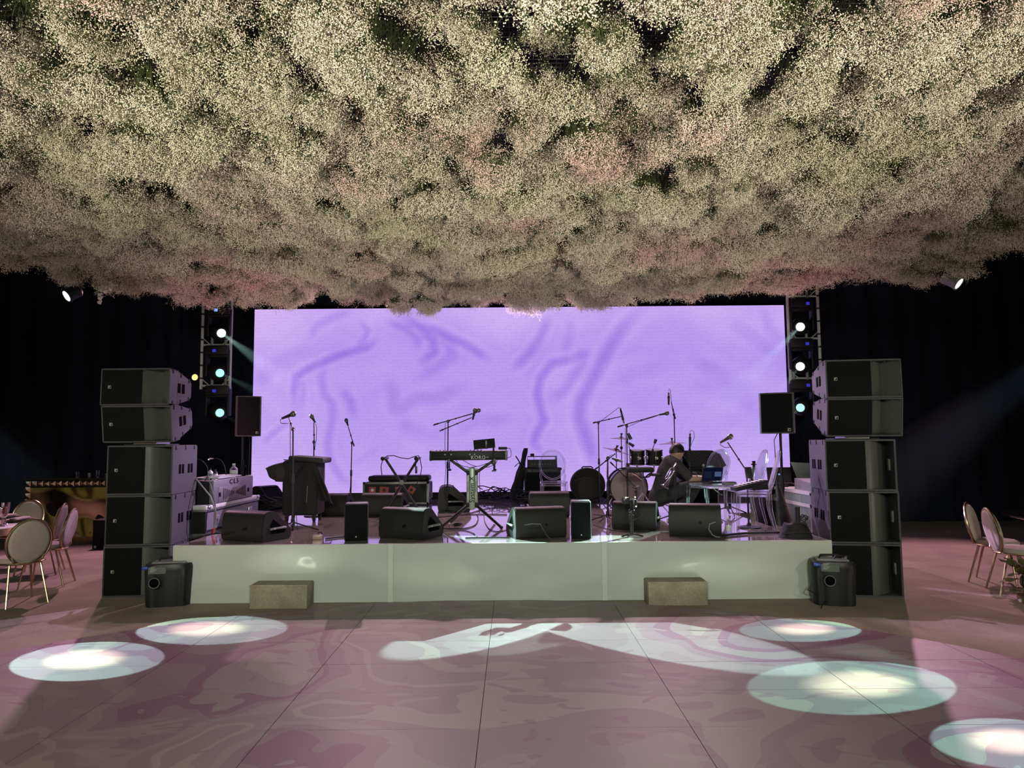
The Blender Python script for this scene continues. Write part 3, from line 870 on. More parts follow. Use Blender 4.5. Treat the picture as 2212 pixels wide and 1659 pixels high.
# ---------------------------------------------------------------- fog machines
LABELM = mat('printed_label', (0.10, 0.12, 0.11), 0.5)
BLUEP = mat('blue_plastic', (0.03, 0.07, 0.38), 0.4)
HAZ = mat('moulded_black_plastic', (0.010, 0.012, 0.014), 0.42, bump=0.06, bscale=120)
def fog_machine(px0, px1, pyb, rz, label, nozzle_x):
    a, b = G(px0, pyb), G(px1, pyb)
    c = (a + b) / 2
    w = (b - a).length
    h = 0.42
    t = thing('fog_machine', label, 'fog machine', (c.x, c.y - 0.01, 0), rz)
    n = 24
    def shell(u, v):
        k = u * 2 * PI
        # rounded plan, bowed front, tapering a little to the foot
        ex = 0.42
        sgn = lambda q: 1 if q >= 0 else -1
        xx = sgn(math.cos(k)) * abs(math.cos(k)) ** ex * w / 2
        yy = sgn(math.sin(k)) * abs(math.sin(k)) ** ex * 0.14
        bow = 0.04 * (1 - (2 * xx / w) ** 2) if yy < 0 else 0
        s = 0.93 + 0.07 * min(1, v * 1.4)
        flute = 0.010 * math.cos(xx * 55) if yy < -0.09 and v < 0.8 else 0
        top = 1.0 if v < 0.97 else 0.95
        return (xx * s * top, 0.14 + (yy - bow + flute) * s * top, h * v)
    m = MB().grid(shell, 72, 14)
    m.add([shell(i / 72, 1.0) for i in range(72)], [tuple(range(72))])
    m.add([shell(i / 72, 0.0) for i in range(72)], [tuple(range(72))])
    part('shell', m, HAZ, t, ang=1.0)
    nx = nozzle_x * w
    part('nozzle', MB().lathe([(0.052, 0.0), (0.058, 0.05), (0.050, 0.055), (0.044, 0.05), (0.040, -0.02)], 24, Matrix.Translation((nx, -0.03, h * 0.60)) @ Matrix.Rotation(PI / 2, 4, 'X')), HAZ, t)
    part('nozzle_opening', MB().cyl((nx, -0.066, h * 0.60), (nx, -0.071, h * 0.60), 0.046, n=20), DRK, t)
    part('nozzle_rim', MB().tube([(nx + 0.05 * math.cos(k * PI / 12), -0.084, h * 0.60 + 0.05 * math.sin(k * PI / 12)) for k in range(24)], 0.004, 6, True), GRY, t)
    pl = part('control_label', MB().rbox((nx + 0.015, -0.036, h * 0.875), (0.17, 0.012, 0.072), 0.003, 1, None), LABELM, t, rot=(R(0), 0, 0))
    for k in range(5):
        part('printed_line', MB().bx(nx - 0.05, nx - 0.05 + 0.04 + 0.012 * (k % 3), -0.0445, -0.0415, h * 0.85 + 0.012 * k, h * 0.855 + 0.012 * k), WHT, pl)
    part('blue_plug', MB().rbox((nx - 0.10, -0.02, h * 0.94), (0.06, 0.06, 0.032), 0.01), BLUEP, t, label='blue mains plug')
    part('carry_handle', MB().tube([(-0.12, 0.16, h - 0.01), (-0.10, 0.16, h + 0.045), (0.06, 0.17, h + 0.05), (0.12, 0.17, h - 0.01)], 0.011, 8), BLK, t)
    part('top_tray', MB().rbox((0.0, 0.15, h + 0.006), (w * 0.72, 0.18, 0.02), 0.008), GRY, t)
    part('latch', MB().rbox((w * 0.33, 0.015, h * 0.68), (0.022, 0.012, 0.05), 0.004), CHR, t)
    part('switch', MB().cyl((w * 0.30, 0.14, h), (w * 0.32, 0.13, h + 0.04), 0.011, n=8), GRY, t)
    return t
fog_machine(312, 408, 1310, R(13), 'black fog machine on the carpet at the foot of the left stack', -0.22)
fog_machine(1758, 1852, 1308, R(-14), 'black fog machine with trailing cables at the foot of the right stack', -0.14)
p = G(1757, 1290)
solo('power_cable', MB().tube([(3.36, 7.25, 0.46), (3.22, 7.22, 0.47), (3.13, 7.2, 0.36), (3.12, 7.2, 0.24), (2.98, 7.2, 0.22), (2.92, 7.2, 0.14), (3.02, 7.2, 0.10), (3.12, 7.2, 0.14), (3.10, 7.17, 0.05), (3.02, 7.12, 0.008), (2.96, 7.0, 0.008)], 0.007, 6), RUB, 'black power cable looping beside the right fog machine', 'cable')
solo('plug_connector', MB().rbox((3.10, 7.18, 0.15), (0.05, 0.03, 0.03), 0.006).rbox((3.11, 7.18, 0.26), (0.035, 0.03, 0.09), 0.006), GRY, 'grey plug connector hanging beside the right fog machine', 'plug')

# ---------------------------------------------------------------- hanging trusses and moving lights
YT = 12.55
BEAMS = []
def moving_light(px, py, lens, disp, label, tgt, power, ang, dispx):
    c = D(px, py, YT - 0.10)                       # lens centre
    top = D(px, py - 43, YT).z
    t = thing('moving_light', label, 'stage light', (c.x, YT, top), 0, 'moving lights on the hanging trusses')
    dz = c.z - top
    part('base', MB().rbox((0, 0.0, 0.02), (0.40, 0.24, 0.17), 0.025, 2), BLK, t)
    part('clamp', MB().cyl((-0.12, 0, 0.1), (-0.12, 0, 0.27), 0.026, n=8), GRY, t)
    part('clamp', MB().cyl((0.12, 0, 0.1), (0.12, 0, 0.27), 0.026, n=8), GRY, t)
    part('status_display', MB().bx(dispx - 0.03, dispx + 0.03, -0.124, -0.12, -0.02, 0.03), disp, t, label='small blue lit status display')
    part('yoke', MB().rbox((-0.19, 0.0, dz * 0.55), (0.05, 0.14, abs(dz) + 0.12), 0.02).rbox((0.19, 0.0, dz * 0.55), (0.05, 0.14, abs(dz) + 0.12), 0.02).rbox((0, 0, -0.08), (0.42, 0.14, 0.05), 0.02), BLK, t)
    d = (Vector(tgt) - c).normalized()
    d2 = Vector((d.x * 0.8, d.y - 0.2, d.z * 0.6)).normalized()
    o = Vector((0, 0, dz))
    xx, yy, zz = frame_of(d2)
    mx = Matrix((( xx.x, yy.x, zz.x, o.x), (xx.y, yy.y, zz.y, o.y), (xx.z, yy.z, zz.z, o.z), (0, 0, 0, 1)))
    hd = part('head', MB().lathe([(0.10, -0.18), (0.15, -0.14), (0.165, 0.0), (0.15, 0.10), (0.11, 0.16), (0.09, 0.17), (0.085, 0.155)], 20, mx), BLK, t)
    part('lens', MB().lathe([(0.072, 0.168), (0.05, 0.178), (0.01, 0.181)], 20, mx), lens, hd)
    part('lens_ring', MB().tube([mx @ Vector((0.088 * math.cos(k * PI / 10), 0.088 * math.sin(k * PI / 10), 0.17)) for k in range(20)], 0.010, 6, True), BLK, hd)
    sp0 = Vector((c.x, YT, c.z)) + d2 * 0.22
    spot('moving_light_beam', sp0, tgt, (0.58, 1.0, 0.86), power, ang, 0.05, 0.02)
    BEAMS.append(((sp0, Vector(tgt), ang / 2, min(3.6, (Vector(tgt) - sp0).length * 0.6)), 'hazy light shaft of the ' + label))
    return t
def truss(pxl, pxr, pytop, pybot, rungs, label):
    xl, xr = D(pxl, pybot, YT).x, D(pxr, pybot, YT).x
    zb, zt = D(pxl, pybot, YT).z, 6.4
    t = thing('hanging_truss', label, 'truss', ((xl + xr) / 2, YT, zb))
    for xx in (xl, xr):
        part('chord', MB().cyl((xx - (xl + xr) / 2, 0, 0), (xx - (xl + xr) / 2, 0, zt - zb), 0.026, n=12), ALU, t)
    w = (xr - xl) / 2
    zr = [D((pxl + pxr) / 2, r_, YT).z - zb for r_ in rungs] + [D(pxl, 560, YT).z - zb]
    for q in zr:
        part('rung', MB().cyl((-w, 0, q), (w, 0, q), 0.018, n=8), ALU, t)
        for s in (-1, 1):
            part('brace', MB().cyl((s * w, 0, q + 0.13), (s * (w - 0.14), 0, q + 0.01), 0.009, n=6), ALU, t)
    for q in np.arange(0.18, 2.4, 0.23):
        xx = -w if pxl < 1000 else w
        part('tape_band', MB().cyl((xx, 0, q), (xx, 0, q + 0.03), 0.029, n=12), RUB, t)
    return t
truss(434, 496, 640, 841, (833, 745, 658), 'hanging aluminium ladder truss with lights between left stack and video wall')
truss(1708, 1774, 640, 829, (817, 731, 640), 'hanging aluminium ladder truss with lights between video wall and right stack')
moving_light(470, 716, LENS, BLUE_L, 'top moving light on the truss left of the video wall', G(1350, 1362), 19000, 7, -0.03)
moving_light(466, 803, LENS_C, BLUE_D, 'middle moving light on the truss left of the video wall', G(1660, 1398), 3500, 6, -0.03)
moving_light(466, 889, LENS_C, BLUE_D, 'lowest moving light on the truss left of the video wall', (-0.9, 8.3, ZS), 600, 6, -0.03)
moving_light(1736, 702, LENS, BLUE_D, 'top moving light on the truss right of the video wall', G(1070, 1356), 19000, 6, 0.08)
moving_light(1735, 788, LENS, BLUE_D, 'middle moving light on the truss right of the video wall', G(1230, 1345), 4000, 6, 0.08)
moving_light(1737, 877, LENS_C, BLUE_D, 'lowest moving light on the truss right of the video wall', (2.75, 10.0, ZS + 0.45), 3200, 7, 0.08)
t = thing('par_light', 'small lamp with a glowing yellow lens clamped beside the left truss', 'stage light', D(421, 815, YT - 0.05))
part('housing', MB().lathe([(0.05, 0.0), (0.075, 0.04), (0.08, 0.16), (0.06, 0.2)], 16, Matrix.Rotation(-PI / 2, 4, 'X')), BLK, t)
part('lens', MB().lathe([(0.055, -0.004), (0.03, -0.014), (0.005, -0.016)], 16, Matrix.Rotation(-PI / 2, 4, 'X')), LENS_Y, t)
part('clamp', MB().cyl((0.0, 0.1, 0.07), (0.14, 0.08, 0.07), 0.014, n=8), BLK, t)
# fixtures at the canopy rim that light the guest tables
def rim_light(pxa, pya, pxb, pyb, y, label):
    a, b = D(pxa, pya, y + 0.1), D(pxb, pyb, y)
    d = (b - a).normalized()
    t = thing('rim_spotlight', label, 'stage light', a - d * 0.05, 0)
    xx, yy, zz = frame_of(d)
    L = (b - a).length
    mx = Matrix(((xx.x, yy.x, zz.x, 0), (xx.y, yy.y, zz.y, 0), (xx.z, yy.z, zz.z, 0), (0, 0, 0, 1)))
    part('housing', MB().lathe([(0.05, 0.0), (0.085, 0.03), (0.085, L), (0.095, L + 0.05), (0.075, L + 0.05), (0.07, L + 0.02)], 18, mx), GRY if pxa > 1000 else BLK, t)
    part('lens', MB().cyl(mx @ Vector((0, 0, L + 0.03)), mx @ Vector((0, 0, L + 0.045)), 0.07, n=16), LENS, t)
    part('hanger', MB().cyl((0, 0, 0.02), (0, 0.05, 0.75), 0.012, n=6), BLK, t)
rim_light(166, 630, 143, 640, 9.2, 'small spotlight hanging at the canopy rim above the gold bar')
rim_light(2045, 600, 2072, 613, 9.0, 'small grey spotlight hanging at the canopy rim on the right')
# ================================================================ microphones and stands
MICG = mat('mic_grille', (0.16, 0.16, 0.17), 0.4, 0.6)
STD = mat('black_stand_steel', (0.016, 0.016, 0.018), 0.35, bump=0.02)
def mic_parts(t, a, b, o, thick=1.0, ball=True):
    """a = tail, b = centre of the head, both in the thing's own frame."""
    a, b = Vector(a), Vector(b)
    d = (b - a).normalized()
    L = (b - a).length
    m = part('microphone', MB().tube([a, a + d * 0.03, b - d * 0.03], [0.010 * thick, 0.012 * thick, 0.017 * thick], 10), STD, t)
    if ball:
        part('mic_head', MB().ell(b, (0.026 * thick, 0.026 * thick, 0.029 * thick), 12, 8).cyl(b - d * 0.02, b - d * 0.028, 0.024 * thick, n=12), MICG, m)
    else:
        part('mic_head', MB().cyl(b - d * 0.03, b + d * 0.03, 0.012 * thick, n=10), MICG, m)
    return m
def stand(base_px, y, pole_top, label, boom=(), mics=(), base='disc', cable=None, name='microphone_stand', zb=None, r=0.011, bx_off=None):
    zb = ZS if zb is None else zb
    bp = D(base_px[0], base_px[1], y)
    bp = Vector((bp.x, y, zb))
    t = thing(name, label, 'microphone stand', bp)
    L = lambda p, dy=0.0: D(p[0], p[1], y + dy) - bp
    top = L(pole_top)
    mid = top * 0.52
    part('pole', MB().cyl((0, 0, 0.015), mid, r * 1.15, n=10).cyl(mid, top, r * 0.8, n=10), STD, t)
    part('height_clutch', MB().cyl(mid - Vector((0, 0, 0.05)), mid + Vector((0, 0, 0.05)), r * 1.8, r * 1.5, n=10), STD, t)
    if base == 'disc':
        part('base', MB().lathe([(0.14, 0.0), (0.14, 0.012), (0.10, 0.02), (0.03, 0.032), (0.018, 0.06)], 24), STD, t)
    else:
        for k in range(3):
            a = R(25 + 120 * k)
            part('leg', MB().tube([(0, 0, 0.12), (0.30 * math.cos(a), 0.30 * math.sin(a), 0.012)], 0.009, 6), STD, t)
        part('leg_hub', MB().cyl((0, 0, 0.08), (0, 0, 0.16), 0.022, n=10), STD, t)
    for p0, p1 in boom:
        a, b = L(p0, -0.012), L(p1, -0.012)
        bm = part('boom', MB().tube([a, a + (b - a) * 0.12, a + (b - a) * 0.13, b], [0.012, 0.012, 0.008, 0.007], 8), STD, t)
        part('boom_clutch', MB().ell(a + (b - a) * 0.55, (0.014, 0.014, 0.014), 8, 6), STD, bm)
    for p0, p1, ball in mics:
        mic_parts(t, L(p0, -0.02), L(p1, -0.02), None, 1.25, ball)
        j = L(p0, -0.02)
    if boom or True:
        part('swivel', MB().ell(top, (0.022, 0.022, 0.028), 10, 8).cyl(top + Vector((0, -0.03, 0)), top + Vector((0, 0.03, 0)), 0.014, n=8), STD, t)
    if cable:
        part('cable', MB().tube([L(p, -0.025) for p in cable], 0.004, 5), RUB, t)
    return t
def SPT(px, py): return G(px, py, ZS)

stand((632, 1150), SPT(632, 1150).y, (633, 927), 'microphone stand with short arm in front of the black wardrobe bag', [((634, 930), (624, 902))], [((609, 904), (634, 894), True)], 'tripod',
      [(609, 904), (605, 908), (607, 914), (616, 915), (627, 914), (627, 960), (628, 1060), (640, 1110), (643, 1146)])
stand((678, 1110), 10.4, (678, 955), 'microphone stand rising behind the black wardrobe bag', [((679, 972), (678, 913))], [((681, 913), (673, 899), True)], 'disc', [(682, 915), (684, 925), (683, 950), (681, 965)])
stand((757, 1092), SPT(757, 1092).y, (760, 957), 'microphone stand with tilted arm left of the stickered trunk', [((765, 964), (752, 921))], [((752, 920), (748, 908), True)], 'disc', [(757, 1050), (755, 1062), (750, 1078)])
stand((966, 1107), SPT(966, 1107).y, (968, 910), 'microphone stand with two boom arms beside the keyboard', [((936, 918), (1023, 893)), ((949.5, 931), (1019, 902))], [((1023, 893), (1034, 886), True), ((1021, 907), (1026, 886), True)], 'disc',
      [(1020, 893), (980, 905), (962, 914), (961, 960), (963, 1010), (960, 1060), (966, 1096)])
stand((1295, 1078), 12.1, (1292.5, 913), 'overhead drum microphone stand beside the round drum bag', [((1280.6, 913.7), (1344, 899))], [((1340, 882), (1347, 911), False)], 'tripod', [(1340, 882), (1337, 880), (1300, 908), (1291, 916)])
stand((1356, 1102), SPT(1356, 1102).y, (1353.7, 920), 'microphone stand with long boom in front of the bass drum', [((1334, 922), (1427, 895))], [((1424, 896), (1441, 892.5), True)], 'tripod', [(1420, 898), (1380, 911), (1351, 925), (1350, 1000), (1352, 1040)])
stand((1461, 1080), 12.2, (1456, 896), 'tall overhead microphone stand behind the crouching person', [((1459, 905), (1450, 868))], [((1444.4, 875), (1444.4, 852), False)], 'tripod', [(1444.4, 845), (1445.5, 839), (1448, 842), (1450, 868), (1457, 910), (1457, 940)])
stand((1491, 1082), 11.6, (1490, 972), 'slim microphone stand in front of the large wedge on a crate', [], [((1490, 970), (1490.5, 940), False)], 'disc', [(1490.5, 934), (1493, 929), (1499, 933), (1500, 945), (1495, 957), (1491, 965)])
stand((1618, 1140), SPT(1620, 1140).y, (1613, 1018), 'microphone stand with long arm by the clear chairs', [((1626, 1038), (1571.5, 955))], [((1556, 956), (1578, 943), True)], 'disc', [(1556, 956), (1556, 961), (1566, 967), (1577, 966)])
stand((1577, 1112), SPT(1577, 1112).y, (1560, 1072), 'low microphone stand with long slanting boom between wedge and clear chairs', [((1563, 1075), (1497, 1020))], [((1530, 1026), (1500, 1021), False)], 'tripod')
stand((1313, 1132), SPT(1313, 1132).y, (1313, 990), 'low drum microphone stand left of the bass drum', [((1284, 1015), (1329, 980))], [((1322, 990), (1340, 996), False)], 'tripod', [(1328, 982), (1318, 984), (1312, 992), (1311, 1030), (1316, 1060), (1310, 1080), (1318, 1096)])
stand((1375, 1086), 10.9, (1374, 1062), 'short stand with bass drum microphone', [((1318, 998), (1374, 1053))], [((1366, 1053), (1379, 1054), True)], 'tripod')

# ================================================================ wardrobe bag on casters
t = thing('wardrobe_bag', 'tall black soft trunk on casters with a bag and cloth slung over it', 'trunk', SPT(646, 1128))
y_ = SPT(646, 1128).y
mp = y_ / FPX
w, h = 77 * mp, 140 * mp
part('body', MB().rbox((0, 0.2, h * 0.46 + 0.05), (w, 0.4, h * 0.84), 0.04, 3), FAB, t)
lid = part('lid', MB().rbox((0.03, 0.18, h * 0.955), (w * 0.98, 0.46, 0.075), 0.022, 2, Matrix.Rotation(R(4), 4, 'Y')), FAB2, t)
part('piping', MB().tube([(-w * .42, -0.055, h * 0.95), (0.0, -0.06, h * 0.935), (w * .5, -0.055, h * 0.905), (w * .52, 0.1, h * 0.90)], 0.007, 6), FAB, lid)
def sack(u, v):
    a = u * 2 * PI
    L = 49 * mp
    x = -w / 2 + 0.05 - L * v
    k = 1 - 0.35 * v ** 3
    sq = lambda q: math.copysign(abs(q) ** 0.5, q)
    return (x + (0.05 * (1 - math.sin(a)) * v if v > .5 else 0), 0.15 + 0.15 * sq(math.cos(a)) * k, h * 0.735 + 0.115 * sq(math.sin(a)) * k + 0.05 * (1 - v) * max(0, math.sin(a)))
part('slung_bag', MB().grid(sack, 20, 8).add([sack(i / 20, 1.0) for i in range(20)], [tuple(range(20))]), FAB2, t, ang=1.2)
def cloth(u, v):
    x = w / 2 - 0.03 + (0.02 + 0.22 * v) * 1.0 - 0.16 * (1 - u) * (0.6 + 0.6 * v)
    return (x, -0.03 - 0.04 * math.sin(u * 9) * v + 0.05 * u, h * 0.86 - (h * 0.60 - 0.10 * (1 - u)) * v - 0.02 * math.sin(u * 6))
part('draped_cloth', MB().grid(cloth, 16, 10), FAB, t, ang=1.2)
part('strap', MB().tube([(w * .1, -0.012, h * 0.86), (-w * .1, -0.02, h * 0.70), (-w * .4, -0.02, h * 0.60)], 0.014, 6), FAB, t)
part('zip', MB().tube([(w * .22, -0.006, h * 0.55), (w * .20, -0.008, h * 0.30)], 0.005, 5), GRY, t)
for sx in (-1, 1):
    for yy in (0.06, 0.34):
        part('caster', MB().cyl((sx * w * .38 - 0.015, yy, 0.035), (sx * w * .38 + 0.015, yy, 0.035), 0.035, n=14).box((sx * w * .38, yy, 0.065), (0.04, 0.04, 0.04)), BLK, t)

# ================================================================ mixing desk beside the stage
NAVY = mat('desk_blue_grey', (0.15, 0.14, 0.17), 0.45)
t = thing('road_case', 'black road case with silver edges carrying the mixing desk beside the stage', 'case', (-3.62, 8.45, 0))
part('body', MB().bx(-0.85, 0.0, 0.0, 1.75, 0.1, 0.86), BLK, t)
for z_ in (0.10, 0.55, 0.84):
    part('edge_trim', MB().bx(-0.855, 0.008, -0.008, 1.758, z_, z_ + 0.035), STL, t)
part('lid_rim', MB().rbox((-0.425, 0.875, 0.885), (0.88, 1.78, 0.05), 0.01), ALU, t)
part('panel', MB().bx(0.001, 0.006, 0.03, 1.72, 0.62, 0.82), NAVY, t)
for k in range(3):
    lt = part('latch', MB().rbox((0.012, 0.3 + 0.55 * k, 0.72), (0.016, 0.12, 0.11), 0.004), STL, t)
    part('latch_key', MB().rbox((0.022, 0.3 + 0.55 * k, 0.72), (0.008, 0.05, 0.03), 0.003), CHR, lt)
for yy in (0.06, 1.69):
    part('corner_ball', MB().ell((0.0, yy, 0.88), (0.035, 0.05, 0.035), 10, 8), CHR, t)
t = thing('mixing_desk', 'grey mixing desk with slotted back panel reading CL5', 'mixing desk', (-3.60, 8.62, 0.91))
part('body', MB().prism([(-0.75, 0, 0), (-0.06, 0, 0), (-0.06, 0, 0.27), (-0.20, 0, 0.29), (-0.75, 0, 0.10)], (0, 1.30, 0)), BLK, t)
part('back_panel', MB().rbox((-0.03, 0.65, 0.145), (0.06, 1.30, 0.285), 0.012), NAVY, t)
pn = part('vent_panel', MB().rbox((0.002, 0.64, 0.105), (0.006, 1.0, 0.185), 0.002), NAVY, t)
for k in range(17):
    q = k - 8
    hh = 0.02 + 0.016 * abs(q)
    if abs(q) < 1: continue
    part('vent_slot', MB().rbox((0.006, 0.64 + q * 0.045, 0.105), (0.004, 0.012, hh), 0.0015, 1), DRK, pn)
part('emblem', MB().cyl((0.005, 0.64, 0.105), (0.009, 0.64, 0.105), 0.02, n=16), NAVY, pn)
for yy in (0.17, 1.11):
    part('bolt_plate', MB().bx(0.004, 0.008, yy - 0.025, yy + 0.025, 0.08, 0.13), DRK, pn)
text('lettering', 'CL5', 0.085, DRK, t, (0.002, 0.62, 0.245), (PI / 2, 0, PI / 2), 0.002, 1.3).scale.x = 1.8
for yy in (0.1, 0.65, 1.2):
    part('hinge', MB().rbox((-0.03, yy, 0.29), (0.06, 0.06, 0.016), 0.004), STL, t)
t = thing('desk_cover', 'pale folded cover lying on top of the mixing desk', 'cover', (-3.8, 9.05, 1.20))
part('sheet', MB().rbox((0, 0.2, 0.012), (0.30, 0.75, 0.02), 0.006), mat('pale_paper', (0.42, 0.45, 0.46), 0.6), t)
part('fold', MB().rbox((0.03, 0.2, 0.028), (0.2, 0.6, 0.012), 0.005), mat('pale_paper_fold', (0.36, 0.39, 0.40), 0.6), t)
def bottle(loc, h, r, m, lab, cap=WHT, pump=False):
    t = thing('bottle', lab, 'bottle', loc)
    part('body', MB().lathe([(r * .92, 0), (r, h * .04), (r, h * .58), (r * .75, h * .68), (r * .34, h * .78), (r * .34, h * .84)], 16), m, t)
    part('cap', MB().cyl((0, 0, h * .84), (0, 0, h), r * .40, n=12), cap, t)
    part('label_band', MB().lathe([(r * 1.015, h * .2), (r * 1.015, h * .48)], 16), WHT if m is not WHT else GRY, t)
    return t
WATER = clear_mat('bottle_plastic', (0.85, 0.90, 0.95), 0.5)
p = D(454, 1030, 8.95)
bottle((p.x, 8.95, 1.205), 0.13, 0.032, WHT, 'small white bottle with dark cap standing on the mixing desk', BLK)
p = D(508, 1024, 9.55)
bottle((p.x - 0.02, 9.55, 1.205), 0.17, 0.05, WATER, 'clear water bottle standing at the far end of the mixing desk', WHT)
p = D(470, 1024, 9.15)
bottle((p.x - 0.03, 9.15, 1.21), 0.10, 0.03, RUB, 'short black bottle on the mixing desk beside the white bottle', RUB)
for k, (pts, lab) in enumerate(([[(449, 1026), (448, 1010), (442, 1000), (434, 994), (424, 993)], 'gooseneck lamp curving over the near end of the mixing desk'],
                                [[(490, 1020), (485, 1006), (478, 995), (468, 990), (460, 991)], 'gooseneck lamp curving over the far end of the mixing desk'])):
    yd = 8.9 + 0.45 * k
    q = [D(a, b, yd) for a, b in pts]
    b0 = q[0].copy()
    b0.z = 1.20
    t = thing('gooseneck_lamp', lab, 'lamp', b0)
    part('neck', MB().tube([Vector((0, 0, 0))] + [v - b0 for v in q[1:]], 0.006, 6), STD, t)
    e = q[-1] - b0
    part('lamp_head', MB().tube([e + Vector((0.01, 0, 0)), e - Vector((0.03, 0, 0.0)), e - Vector((0.06, 0, 0.01))], [0.007, 0.010, 0.008], 8), GRY, t)
    part('diode', MB().ell(e - Vector((0.055, 0.006, 0.010)), (0.007, 0.005, 0.005), 8, 6), BLUE_L if k == 0 else LENS, t)
for k, (a, b) in enumerate((((-3.78, 8.75, 1.16), (-3.56, 8.55, 0.55)), ((-3.85, 8.6, 1.12), (-3.52, 8.5, 0.72)))):
    q = Vector(a) * 0.5 + Vector(b) * 0.5 + Vector((0.12, -0.1, 0.10))
    solo('desk_cable', MB().tube([a, Vector(a) + Vector((0.10, -0.12, 0.10)), q, Vector(b) + Vector((0.02, -0.03, 0.1)), b, Vector(b) + Vector((-0.03, -0.02, -0.25))], 0.010, 6), GRY, ('thick grey cable arching out of the mixing desk', 'thinner grey cable hanging below the mixing desk')[k], 'cable')
solo('jack_plug', MB().cyl((-3.49, 8.35, 0.60), (-3.44, 8.28, 0.66), 0.016, n=8), mat('red_plastic', (0.35, 0.03, 0.02), 0.4), 'small red plug hanging beside the left speaker stack', 'plug')
solo('loudspeaker_cable', MB().tube([(-3.56, 7.9, ZS + .02), (-3.42, 7.72, ZS + 0.05), (-3.2, 7.74, ZS + .09), (-2.98, 7.78, ZS + 0.10), (-2.94, 7.84, ZS + 0.10)], 0.008, 6), RUB, 'black cable running from the left stack to the corner wedge', 'cable')

# ================================================================ stickered trunk
p = SPT(855, 1092)
k = p.y / FPX
t = thing('flight_trunk', 'long black flight trunk with red stickers behind the cross-braced stand', 'case', p)
w, h = 140 * k, 50 * k
part('body', MB().bx(-w / 2, w / 2, 0, 0.5, 0.03, h - 0.01), BLK, t)
for x0, x1 in ((-w / 2 - .006, -w / 2 + .03), (w / 2 - .03, w / 2 + .006)):
    part('corner_edge', MB().bx(x0, x1, -0.008, 0.03, 0.02, h), CHR_D, t)
part('bottom_edge', MB().bx(-w / 2, w / 2, -0.008, 0.02, 0.02, 0.05), CHR_D, t)
part('top_edge', MB().bx(-w / 2, w / 2, -0.008, 0.03, h - 0.035, h), CHR_D, t)
part('lid', MB().rbox((0.03, 0.27, h + 0.05), (w * 0.94, 0.42, 0.10), 0.04, 3), RUB, t)
for k2 in range(4):
    part('lid_clip', MB().rbox((-w * .36 + k2 * w * .24, 0.05, h + 0.085), (0.09, 0.06, 0.03), 0.008), BLK, t)
part('side_handle', MB().tube([(w / 2, 0.0, h * .95), (w / 2 + 0.05, 0.0, h * 1.0), (w / 2 + 0.05, 0.0, h * .35), (w / 2, 0, h * .3)], 0.016, 8), STL, t)
RED = mat('red_sticker_print', (0.42, 0.05, 0.045), 0.5, var=0.3, scale=60)
for sx, sw, rot in ((-0.36, 0.115, 0), (-0.18, 0.15, 0.08), (0.03, 0.08, -0.15), (0.24, 0.11, 0.6)):
    s_ = part('sticker', MB().bx(-sw / 2, sw / 2, -0.003, 0.0, -0.055, 0.055), RED, t, loc=(sx * w, -0.001, h * .66), rot=(0, rot, 0))
    part('sticker_mark', MB().cyl((0, -0.0045, 0), (0, -0.003, 0), 0.028, n=7), WHT if sx == -0.36 else RUB, s_)

# empty cross-braced stand
yx = 9.95
t = thing('keyboard_stand', 'empty black cross-braced stand with cable hung across its arms', 'stand', (D(866, 1119, yx).x, yx, ZS))
O = t.location
L = lambda px, py, dy=0: D(px, py, yx + dy) - O
hl, hr_ = L(832, 990), L(903, 990)
part('leg_bar', MB().cyl(hl, L(915, 1119), 0.018, n=8), STD, t)
part('leg_bar', MB().cyl(hr_ + Vector((0, .04, 0)), L(822, 1119, 0.04), 0.018, n=8), STD, t)
part('pivot', MB().cyl(L(868, 1042, -0.04), L(868, 1042, 0.08), 0.032, n=16), STD, t)
for q in (hl, hr_):
    part('top_arm', MB().cyl(q + Vector((-0.0, -0.18, 0)), q + Vector((0, 0.2, 0)), 0.02, n=8), STD, t)
    part('arm_cap', MB().ell(q + Vector((0, -0.19, 0)), (0.03, 0.03, 0.03), 8, 6), RUB, t)
for q in (L(915, 1119), L(822, 1119, .04)):
    part('foot_bar', MB().cyl(Vector((q.x, q.y - 0.2, 0.014)), Vector((q.x, q.y + 0.2, 0.014)), 0.014, n=8), STD, t)
solo('hung_cable', MB().tube([D(a, b, yx - 0.2) for a, b in ((825, 1026), (823, 1008), (827, 992), (836, 985), (850, 984), (866, 989), (882, 991), (896, 986), (904, 984), (908, 995), (911, 1010), (908, 1030), (900, 1045), (890, 1052))], 0.006, 5), RUB, 'thin dark cable draped over the empty cross-braced stand', 'cable')
solo('hung_adapter', MB().tube([D(a, b, yx - 0.2) for a, b in ((899, 990), (898, 1004), (897, 1008))], 0.008, 6).rbox(D(899, 1015, yx - .2), (0.03, 0.03, 0.10), 0.01), STD, 'small black adapter dangling from the empty stand', 'adapter')

